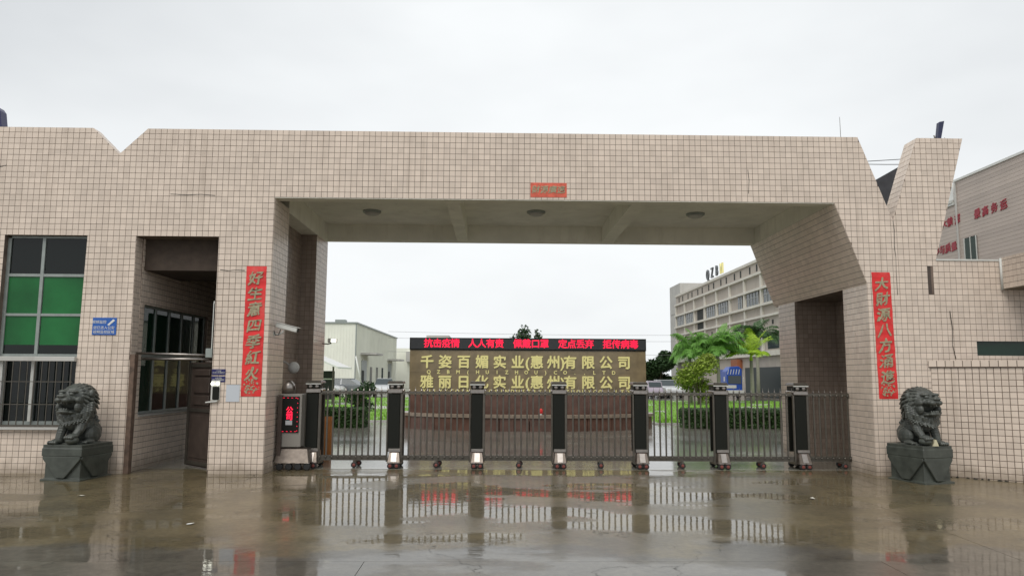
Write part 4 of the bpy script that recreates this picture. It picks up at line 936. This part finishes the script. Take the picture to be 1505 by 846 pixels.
def palm(x, y, hz, fr, lm, label, seed, nf=15, droop=1.0):
    rn = random.Random(seed); t = thing('palm_tree', (x, y, 0), label, 'palm tree', 'palms in front of the factory block')
    MB().tube([(x, y, 0), (x+.03, y, hz*.4), (x, y, hz*.82)], [.15, .12, .10], 10).build('trunk', PALMTR, t, smooth=True)
    MB().tube([(x, y, hz*.82), (x, y, hz*.96)], [.12, .05], 10).build('crownshaft', lm, t, smooth=True)
    for k in range(nf):
        az_ = k*2.399+rn.uniform(-.2, .2); el_ = R(rn.uniform(15, 80)); ln_ = fr*rn.uniform(.85, 1.15); b = MB(); pts = []; d = Vector((math.cos(az_)*math.cos(el_), math.sin(az_)*math.cos(el_), math.sin(el_)))
        p = Vector((x, y, hz*.93)); n_ = 12
        for i in range(n_+1):
            pts.append(p.copy()); p = p+d*(ln_/n_); d = (d+Vector((0, 0, -.13*droop))).normalized()
        b.tube(pts, [.02*(1-i/n_*.8) for i in range(n_+1)], 4)
        for i in range(1, n_):
            for w in (0, .25, .5, .75):
                q = pts[i].lerp(pts[i+1], w); dd = (pts[i+1]-pts[i]).normalized(); side = dd.cross(Vector((0, 0, 1))).normalized(); t_ = (i+w)/n_
                L_ = fr*.40*rn.uniform(.75, 1.1)*math.sin(math.pi*min(1, t_*.85+.12))**.7
                for s in (-1, 1):
                    o1 = (side*s*.75+dd*.5+Vector((0, 0, rn.uniform(-.05, .25)))).normalized(); m_ = q+o1*L_*.5; e = q+o1*L_*.9+Vector((0, 0, -L_*.55*droop)); wv = dd*.0105*fr/1.6
                    b.add([q-wv, q+wv, m_+wv*1.2, e, m_-wv*1.2], [(0, 1, 2, 3, 4)])
        b.build('frond', lm, t)
    return t
palm(14.33, 35, 3.75, 2.05, LEAF_P, 'large green feathery palm, middle of the row before the factory block', 3, 30)
palm(13.5, 36.2, 3.6, 1.8, LEAF_P, 'green palm partly overlapping the large middle palm from behind', 5, 24)
palm(12.55, 35.2, 3.5, 1.6, LEAF_P, 'green palm at the left end of the row, against the pale tower', 8, 26, 1.2)
palm(16.5, 35, 3.4, 1.7, LEAF_PY, 'young yellow-green palm with a bare slim trunk', 13, 18, .6)
palm(19.0, 41, 4.9, 1.8, LEAF_PD, 'dark tall palm standing close to the factory wall, rightmost', 21, 24)
tree(12.35, 32.5, 2.9, 1.75, LEAF_Y, 'rounded yellow-green shrub tree below the palms', name='shrub_tree', seed=4, n_=5200, leaf=.09, trunk=.07, low=.15)
tree(3.2, 98, 8.5, 2.3, LEAF_D, 'dark round treetop rising over the middle of the LED screen', name='far_tree', seed=6, n_=1400, leaf=.25, trunk=.3, group='treetops above the LED screen')
tree(5.9, 99, 7.8, 1.7, LEAF_D, 'smaller dark treetop right of the other above the LED screen', name='far_tree', seed=9, n_=1000, leaf=.25, trunk=.25, group='treetops above the LED screen')
tree(19.4, 76, 4.1, 2.6, LEAF_D, 'dense dark green tree left of the factory tower', name='far_tree', seed=12, n_=8000, leaf=.24, trunk=.2, low=.05)
tree(17.5, 79, 3.4, 1.7, LEAF_D, 'low dark tree between the pale hut and the dense dark tree', name='far_tree', seed=15, n_=2600, leaf=.2, trunk=.2, low=.05)
tree(-6.3, 22, 1.25, .95, LEAF_D, 'dark rounded shrub rising over the left hedge', name='shrub_tree', seed=18, n_=2200, leaf=.07, trunk=.05, low=.1)
def hedge(x0, x1, y0, y1, h_, label, seed, n_=5200):
    rn = random.Random(seed); t = thing('hedge', ((x0+x1)/2, (y0+y1)/2, 0), label, 'hedge', 'clipped hedges along the lawns')
    MB().box(x0+.08, x1-.08, y0+.08, y1-.08, 0, h_-.08).build('branches', LEAF_D, t); b = MB()
    for _ in range(n_):
        f_ = rn.random(); p = Vector((rn.uniform(x0, x1), y0+rn.uniform(0, .08), rn.uniform(0, h_))) if f_ < .6 else (Vector((rn.uniform(x0, x1), rn.uniform(y0, y1), h_+rn.uniform(-.05, .03))) if f_ < .9 else Vector((rn.choice((x0, x1)), rn.uniform(y0, y1), rn.uniform(0, h_))))
        a = Vector((rn.gauss(0, 1), rn.gauss(0, 1), rn.gauss(0, 1))).normalized(); c = a.orthogonal().normalized(); s_ = .05*rn.uniform(.6, 1.3)
        b.add([p-a*s_, p+c*s_*.5, p+a*s_, p-c*s_*.5], [(0, 1, 2, 3)])
    b.build('foliage', LEAF_H, t, smooth=True)
hedge(-6.6, -4.35, 11.6, 12.6, .60, 'dark clipped hedge behind the left end of the gate', 31)
hedge(6.4, 11.2, 12.0, 13.0, .62, 'dark clipped hedge behind the right part of the gate', 32, 9000)
def lawn(x0, x1, y0, y1, nm):
    b = MB(); nx, ny = 14, 16; rn = random.Random(int(x0*10))
    b.add([(x0+(x1-x0)*i/nx, y0+(y1-y0)*j/ny, .05+(rn.uniform(-.015, .03) if 0 < i < nx and 0 < j < ny else 0)) for j in range(ny+1) for i in range(nx+1)], [(j*(nx+1)+i, j*(nx+1)+i+1, (j+1)*(nx+1)+i+1, (j+1)*(nx+1)+i) for j in range(ny) for i in range(nx)])
    l_ = b.build('lawn', GRASS); tag(l_, kind='structure')
    k = MB().box(x0-.12, x1+.12, y0-.12, y1+.12, -.0, .045).build('lawn_kerb', LGREY); tag(k, kind='structure')
    bl = MB()
    for _ in range(9000):
        yy = y0+(y1-y0)*rn.random()**1.7; xx = rn.uniform(x0, x1); h_ = rn.uniform(.06, .14); w_ = .02; a = rn.uniform(0, 3.14)
        bl.add([(xx-w_*math.cos(a), yy-w_*math.sin(a), .05), (xx+w_*math.cos(a), yy+w_*math.sin(a), .05), (xx+rn.uniform(-.04, .04), yy+rn.uniform(-.04, .04), .05+h_)], [(0, 1, 2)])
    g_ = bl.build('grass', leafmat('grass_blade', (.18, .36, .03)), smooth=True); tag(g_, 'bright green mown grass on the '+nm+' lawn', 'grass', kind='stuff')
lawn(-20, -3.4, 15.2, 44, 'left'); lawn(5.9, 21.0, 14.2, 40, 'right')

# ================================================================ BACKGROUND BUILDINGS
# factory block on the right with roof letters
q = thing('factory_block', (22, 62, 0), 'long taupe three-storey factory block with pale bands and roof letters on the right', 'building')
XB = 22.0; Y0, Y1 = 40.0, 77.6; HB = 11.5
MB().box(XB, XB+14, Y0, Y1, 0, HB-.05).build('wall', QWALL, q)
for z0_, z1_, pr_ in ((HB-.12, HB+.12, .12), (10.25, 10.45, .25), (8.95, 9.15, .25), (7.55, 7.75, .30), (6.60, 6.78, .22), (5.15, 5.35, .28), (3.45, 3.85, .3)):
    MB().box(XB-pr_, XB, Y0, Y1+.1, z0_, z1_).build('band', QBAND, q)
BAY = 4.22
for k in range(10):
    y = Y1-.2-k*BAY
    for z0_, z1_ in ((9.15, 10.25), (7.75, 8.95), (6.78, 7.55), (5.35, 6.60), (3.85, 5.15)):
        if y > Y0+.2: MB().box(XB-.16, XB, y-.17, y+.17, z0_, z1_).build('pilaster', QBAND, q)
wb = mat('window_bar_paint', (.42, .43, .42), .5)
for k in range(9):
    yb = Y1-.2-k*BAY; yc = yb-BAY/2
    if k == 2:
        MB().box(XB-.01, XB+.02, yc-1.1, yc+1.2, 6.8, 8.93).build('dark_opening', DARKIN, q)
        MB().box(XB-.01, XB+.02, yc-1.1, yc+1.2, 5.4, 6.4).build('dark_opening', DARKIN, q)
    else:
        ye = yc+1.75 if k != 5 else yc-.1; ya0 = yc-1.3
        wn_ = MB().box(XB-.03, XB-.005, ya0, ye, 7.78, 8.93).build('window', DARKIN, q)
        n_ = max(2, round((ye-ya0)/.75)); w_ = (ye-ya0)/n_
        for j in range(n_):
            MB().box(XB-.05, XB-.035, ya0+j*w_+.04, ya0+(j+1)*w_-.04, 7.82, 8.42).build('pane', GLASSD, wn_)
            MB().box(XB-.05, XB-.035, ya0+j*w_+.04, ya0+(j+1)*w_-.04, 8.48, 8.90).build('pane', GLASSD, wn_)
            MB().box(XB-.09, XB-.05, ya0+j*w_-.03, ya0+j*w_+.03, 7.78, 8.93).build('window_bar', wb, wn_)
        MB().box(XB-.085, XB-.05, ya0, ye, 8.43, 8.47).build('window_bar', wb, wn_)
    MB().box(XB-.03, XB, yc-1.2, yc+1.2, 4.0, 5.0).build('window', GLASSD, q)
    for dy in (-1.0, .75): MB().box(XB-.02, XB, yc+dy-.17, yc+dy+.17, 10.62, 11.22).build('parapet_vent', DARKIN, q)
    if k > 2: MB().box(XB-.02, XB, yc-.2, yc+.15, 5.95, 6.3).build('wall_vent', DARKIN, q)
MB().box(XB-.06, XB, 41, 52.6, 0.1, 2.55).build('shutter', mat('dark_green_shutter', (.022, .032, .03), .5), q)
MB().box(XB-.5, XB, 53.4, 55.2, 2.5, 3.3).build('awning', mat('terracotta', (.32, .11, .05), .7), q)
MB().box(XB+.5, XB+12, Y1, Y1+5.4, 0, 13.2).build('tower', LGREY, q)
MB().box(XB+.45, XB+.5, Y1+.3, Y1+5, 9.6, 9.75).build('tower_band', LGREY, q)
tl = MB().box(XB+.3, XB+2.0, Y1+.02, Y1+.10, 0, 13.25)
for k, c in enumerate('QZBM'):
    y = 64.0-k*1.62
    text('roof_letter', c, lambda u, v, w, y=y: (XB+.1-w, y-u, HB+.80+v), 1.45, GOLD if c == 'M' else mat('grey_letter', (.10, .11, .12), .4), q, .08, .02, .82)
# mauve building at the right with crimson letters
q = thing('tiled_building', (12.5, 4, 0), 'mauve-beige tiled building with crimson slogan letters at the far right', 'building')
MB().box(12.5, 20, -3.0, 6.4, 0, 7.03).build('wall', BROWNBLD, q)
MB().box(12.46, 20.05, -3.05, 6.45, 7.03, 7.09).build('coping', WHITE, q)
MB().box(12.5, 20, 6.4, 9.5, 0, 6.42).build('wall', BROWNBLD, q)
MB().box(12.46, 20.05, 6.45, 9.55, 6.42, 6.48).build('coping', WHITE, q)
MB().tube([(12.47, 6.36, 3.5), (12.47, 6.36, 7.0)], .03, 8).build('rainwater_pipe', LGREY, q)
gm = MB()
for k in range(70): gm.box(12.489, 12.4995, -3.0, 6.4 if k*.1 > 6.25 else 9.5, .05+k*.1, .05+k*.1+.095)
tls = gm.build('tile_course', BROWNBLD, q); tls['kind'] = 'stuff'
for s_, ys_, zs_ in (('最高务运', (5.52, 5.20, 4.85, 4.50), (5.95, 5.95, 5.955, 5.96)), ('大赖深', (6.97, 6.69, 6.36), (5.975,)*3), ('参与质量', (7.39, 7.12, 6.86, 6.58), (5.27,)*4)):
    for k, c in enumerate(s_):
        text('slogan_letter', c, lambda u, v, w, y=ys_[k], z_=zs_[k]: (12.486-w, y-u, z_+v), .26, CRIMSON, q, .012, .007, brush=.05)
wn_ = MB().box(12.475, 12.4885, 5.61, 6.12, 4.3, 5.42).build('window', DARKIN, q)
for ya in (5.60, 5.84, 6.09): MB().box(12.459, 12.4735, ya, ya+.03, 4.3, 5.42).build('window_frame', OFFWH, wn_)
for ya in (5.63, 5.87): MB().box(12.467, 12.472, ya, ya+.21, 4.32, 5.40).build('pane', GLASSG, wn_)
q = thing('roof_ornament', (12.75, 6.75, 6.48), 'small white stepped roof ornament seen just right of the pylon', 'roof ornament')
MB().add([(12.5, 6.5, 6.48), (12.9, 6.5, 6.48), (12.9, 7.1, 6.48), (12.5, 7.1, 6.48), (12.6, 6.66, 7.05), (12.8, 6.66, 7.05), (12.8, 6.9, 7.05), (12.6, 6.9, 7.05)], [(0, 3, 2, 1), (4, 5, 6, 7), (0, 1, 5, 4), (1, 2, 6, 5), (2, 3, 7, 6), (3, 0, 4, 7)]).build('spire', WHITE, q)
MB().box(12.44, 12.96, 6.49, 7.16, 6.481, 6.56).build('step', OFFWH, q)

# cream warehouse on the left
q = thing('warehouse', (-18, 70, 0), 'cream metal-clad warehouse with doors under small canopies on the left', 'building')
XW = -13.5; YW0, YW1 = 59.0, 88.5; HW = 6.65
MB().box(-34, XW, YW0, YW1, 0, HW).build('wall', CREAM, q)
cl_ = MB()
for k in range(70): cl_.box(-33.9+k*.29, -33.9+k*.29+.05, YW0-.03, YW0, 0, HW-.05)
for k in range(100): cl_.box(XW, XW+.03, YW0+.1+k*.29, YW0+.1+k*.29+.05, 0, HW-.05)
c_ = cl_.build('cladding_rib', CREAM, q); c_['kind'] = 'stuff'
MB().box(-34.1, XW+.12, YW0-.12, YW1, HW, HW+.14).build('roof_edge', FRAME, q)
MB().box(XW-.05, XW+.05, YW0-.05, YW0+.07, 0, HW).build('corner_trim', FRAME, q)
MB().box(-16.2, -15.2, 62, 63, HW+.14, HW+.6).build('roof_vent', FRAME, q)
for y0_, z_ in ((62.0, 3.75), (80.5, 3.55)):
    d_ = MB().box(XW, XW+.05, y0_+.2, y0_+3.2, 0, 3.2).build('door', FRAME, q)
    MB().box(XW+.05, XW+.07, y0_+.3, y0_+1.6, .1, 2.2).build('door_opening', DARKIN, d_)
    MB().box(XW, XW+1.6, y0_-.4, y0_+3.8, z_, z_+.18).build('door_canopy', LGREY, q)
for y0_ in (67.5, 71.5, 75.5): 
    w0 = MB().box(XW, XW+.04, y0_, y0_+1.2, .4, 2.6).build('window', GLASSD, q)
q = thing('annex', (-11, 95, 0), 'pale annex with a balcony between the warehouse and the sign', 'building')
MB().box(-20, -10.2, 92, 102, 0, 5.5).build('wall', CREAM, q); MB().box(-10.3, -7.0, 97, 105, 0, 7.6).build('wall', LGREY, q)
MB().box(-12.5, -9.4, 90.9, 92, 3.6, 5.0).build('balcony', LGREY, q); MB().box(-11.6, -10.4, 91.9, 91.99, .3, 3.2).build('window', GLASSD, q)
q = thing('hut', (16, 74, 0), 'plain pale hut just right of the stone sign', 'building')
MB().box(12.4+2.3, 12.4+3.9, 70, 74, 0, 3.35).build('wall', LGREY, q); MB().box(14.6, 16.4, 69.9, 74.1, 3.35, 3.5).build('roof', QBAND, q)
q = thing('shelter', (-11, 31, 0), 'small parking shelter with a white sloping roof and dark posts', 'shelter')
MB().add([(-13.5, 29, 3.95), (-8.86, 29, 2.08), (-8.86, 33, 2.08), (-13.5, 33, 3.95), (-13.5, 29, 4.1), (-8.86, 29, 2.17), (-8.86, 33, 2.17), (-13.5, 33, 4.1)], [(0, 3, 2, 1), (4, 5, 6, 7), (0, 1, 5, 4), (1, 2, 6, 5), (2, 3, 7, 6), (3, 0, 4, 7)]).build('roof', WHITE, q)
for x_, y_ in ((-9.33, 30), (-13, 29.2), (-13, 32.8)): MB().tube([(x_, y_, 0), (x_, y_, 2.2)], .055, 8).build('post', DSTEEL, q)
s_ = MB().box(-12.8, -9.45, 30.9, 31.0, .3, 1.95).build('screen', DARKIN, q)
MB().box(-12.8, -9.45, 30.85, 30.9, 1.45, 1.52).build('screen_rail', OFFWH, s_)
for i, (a, b) in enumerate((((-11.05, 46, 3.2), (-10.5, 46, .75)),)):
    t = MB().tube([a, b], .06, 8).build('leaning_pole', WHITE, smooth=True); tag(t, 'white pole leaning in front of the warehouse corner', 'pole')

# ================================================================ VEHICLES
def car(x, y, rot, color, label, scale=1.0, van=False, name='parked_car'):
    t = thing(name, (x, y, 0), label, 'van' if van else 'car', None if van else 'cars parked in the yard')
    paint = mat('car_paint', color, .25, metal=.2, coat=.6); c_, s_ = math.cos(rot), math.sin(rot)
    def T(v): return Vector((x+(v.x*c_-v.y*s_)*scale, y+(v.x*s_+v.y*c_)*scale, v.z*scale))
    if van: prof = [(-2.1, .35), (2.1, .35), (2.15, .9), (1.85, 1.25), (1.45, 1.9), (-2.05, 1.95), (-2.15, 1.2)]; hw = .82
    else: prof = [(-2.15, .35), (2.15, .32), (2.2, .65), (1.95, .86), (1.05, .98), (-1.75, 1.02), (-2.15, .95)]; hw = .86
    MB().prism(prof, -hw, hw).xf(T).build('body', paint, t, bevel=.06)
    if not van:
        g_ = MB(); g_.add([(-1.65, -.78, 1.0), (1.05, -.78, .97), (1.05, .78, .97), (-1.65, .78, 1.0), (-1.1, -.6, 1.42), (.25, -.6, 1.44), (.25, .6, 1.44), (-1.1, .6, 1.42)], [(0, 1, 5, 4), (1, 2, 6, 5), (2, 3, 7, 6), (3, 0, 4, 7), (4, 5, 6, 7)])
        g_.xf(T).build('glasshouse', GLASSD, t)
        MB().box(-1.15, .30, -.61, .61, 1.42, 1.47).xf(T).build('roof', paint, t, bevel=.02)
        for px_ in ((-.45, -.38),): 
            for s2 in (-1, 1): MB().add([(px_[0], s2*.79, 1.0), (px_[1]+.06, s2*.79, 1.0), (px_[1]+.02, s2*.615, 1.43), (px_[0], s2*.615, 1.43)], [(0, 1, 2, 3)]).xf(T).build('pillar', paint, t)
    else:
        MB().add([(1.87, -.7, 1.27), (1.87, .7, 1.27), (1.50, .7, 1.82), (1.50, -.7, 1.82)], [(0, 1, 2, 3)]).xf(T).xf(lambda v: v).build('windscreen', GLASSD, t)
        for s2 in (-1, 1): MB().box(-1.8, 1.3, s2*.825-.004, s2*.825+.004, 1.2, 1.7).xf(T).build('side_window', GLASSD, t)
    for wx in (-1.35, 1.35):
        for s2 in (-1, 1):
            w_ = MB().lathe([(.25, -.10), (.32, -.09), (.32, .09), (.25, .10)], (wx, s2*(hw-.08), .32), 'y', 16).xf(T).build('wheel', RUBBER, t)
            MB().lathe([(.19, 0), (.17, .02), (.05, .03)], (wx, s2*(hw-.08)-(.10 if s2 < 0 else -.10), .32), 'y', 10).xf(T).build('rim', STEEL, w_)
    for s2 in (-1, 1):
        MB().box(2.10, 2.19, s2*.60-.16, s2*.60+.16, .60, .74).xf(T).build('headlight', OFFWH, t)
        MB().box(-2.17, -2.10, s2*.62-.14, s2*.62+.14, .70, .86).xf(T).build('tail_light', RED, t)
    MB().box(2.14, 2.17, -.4, .4, .42, .55).xf(T).build('grille', BLACK, t)
    return t
car(-11.7, 47, R(-10), (.16, .17, .18), 'dark grey car parked at an angle in front of the warehouse')
car(-14.0, 46, R(-25), (.62, .62, .60), 'white car at the left end of the row, behind the dark grey one')
car(-9.2, 49, R(-82), (.66, .67, .68), 'white car facing the gate, right of the dark grey car')
car(14.3, 50, R(-80), (.68, .69, .70), 'white car facing the gate left of the palms')
car(12.4, 47, R(-85), (.42, .36, .42), 'grey van with a pinkish roof just right of the sign wall', .72, True, 'parked_van')
t = thing('blue_truck', (18.9, 47.3, 0), 'bright blue truck with white markings parked under the palms', 'truck')
BP = mat('blue_truck_paint', (.01, .065, .36), .35)
MB().prism([(18.45, .45), (19.7, .45), (19.7, 2.35), (19.45, 2.6), (18.75, 2.55), (18.45, 2.2)], 46.6, 47.8).build('cab', BP, t, bevel=.05)
MB().box(18.55, 19.6, 46.57, 46.6, 1.2, 1.85).build('windscreen', GLASSD, t)
MB().box(18.9, 19.75, 48.45, 50.2, .7, 2.35).build('load_bed', BP, t)
MB().box(18.3, 19.8, 46.5, 46.62, .4, .7).build('bumper', OFFWH, t)
for x_ in (18.5, 19.6): MB().lathe([(.3, -.12), (.4, -.1), (.4, .1), (.3, .12)], (x_, 47.4, .4), 'x', 16).build('wheel', RUBBER, t)
for k in range(5): MB().prism([(18.5+k*.22, 1.95), (18.55+k*.22, 1.95), (18.63+k*.22, 2.35), (18.58+k*.22, 2.35)], 46.575, 46.6).build('white_mark', OFFWH, t)
MB().box(18.4, 19.2, 46.575, 46.6, .85, 1.1).build('white_mark', OFFWH, t)
for s2 in (18.24, 19.78): MB().box(s2, s2+.08, 46.7, 46.75, 1.4, 1.75).build('mirror', OFFWH, t)

# overhead cables behind the sign
for k, (z_, y_) in enumerate(((6.3, 70), (5.6, 70), (4.1, 70))):
    c_ = MB().tube([(-12+i*7.6, y_, z_+.25*((i-3)/3)**2+.0*i) for i in range(7)], .018, 4).build('overhead_cable', mat('cable_grey', (.18, .18, .18), .6))
    tag(c_, ('highest', 'middle', 'lowest')[k]+' of three thin overhead cables behind the sign wall', 'cable', 'overhead cables behind the sign')

# litter on the forecourt
rn = random.Random(4)
spots = [(-3.75, -7.3, (.35, .05, .04), 'dark red'), (6.05, -4.9, (.7, .7, .66), 'white'), (-3.65, -4.05, (.7, .7, .66), 'pale'), (-5.95, -2.2, (.6, .58, .5), 'off-white'), (4.6, -2.3, (.6, .58, .5), 'grey-white')]
where = ['lying alone left of centre on the wet forecourt', 'on the wet concrete in front of the right lion', 'on the concrete before the left pier', 'on the ground right of the left lion', 'near the right end of the gate wheels']
for (x_, y_, c, nm), wh in zip(spots, where):
    b = MB(); b.add([(x_+.05*math.cos(a)*rn.uniform(.6, 1.3), y_+.045*math.sin(a)*rn.uniform(.6, 1.3), gz(y_)+.006+rn.uniform(0, .02)) for a in (0, 1.1, 2.2, 3.3, 4.4, 5.3)], [(0, 1, 2, 3, 4, 5)])
    o = b.build('litter_scrap', mat('scrap', c, .7)); tag(o, 'small '+nm+' scrap '+wh, 'litter')
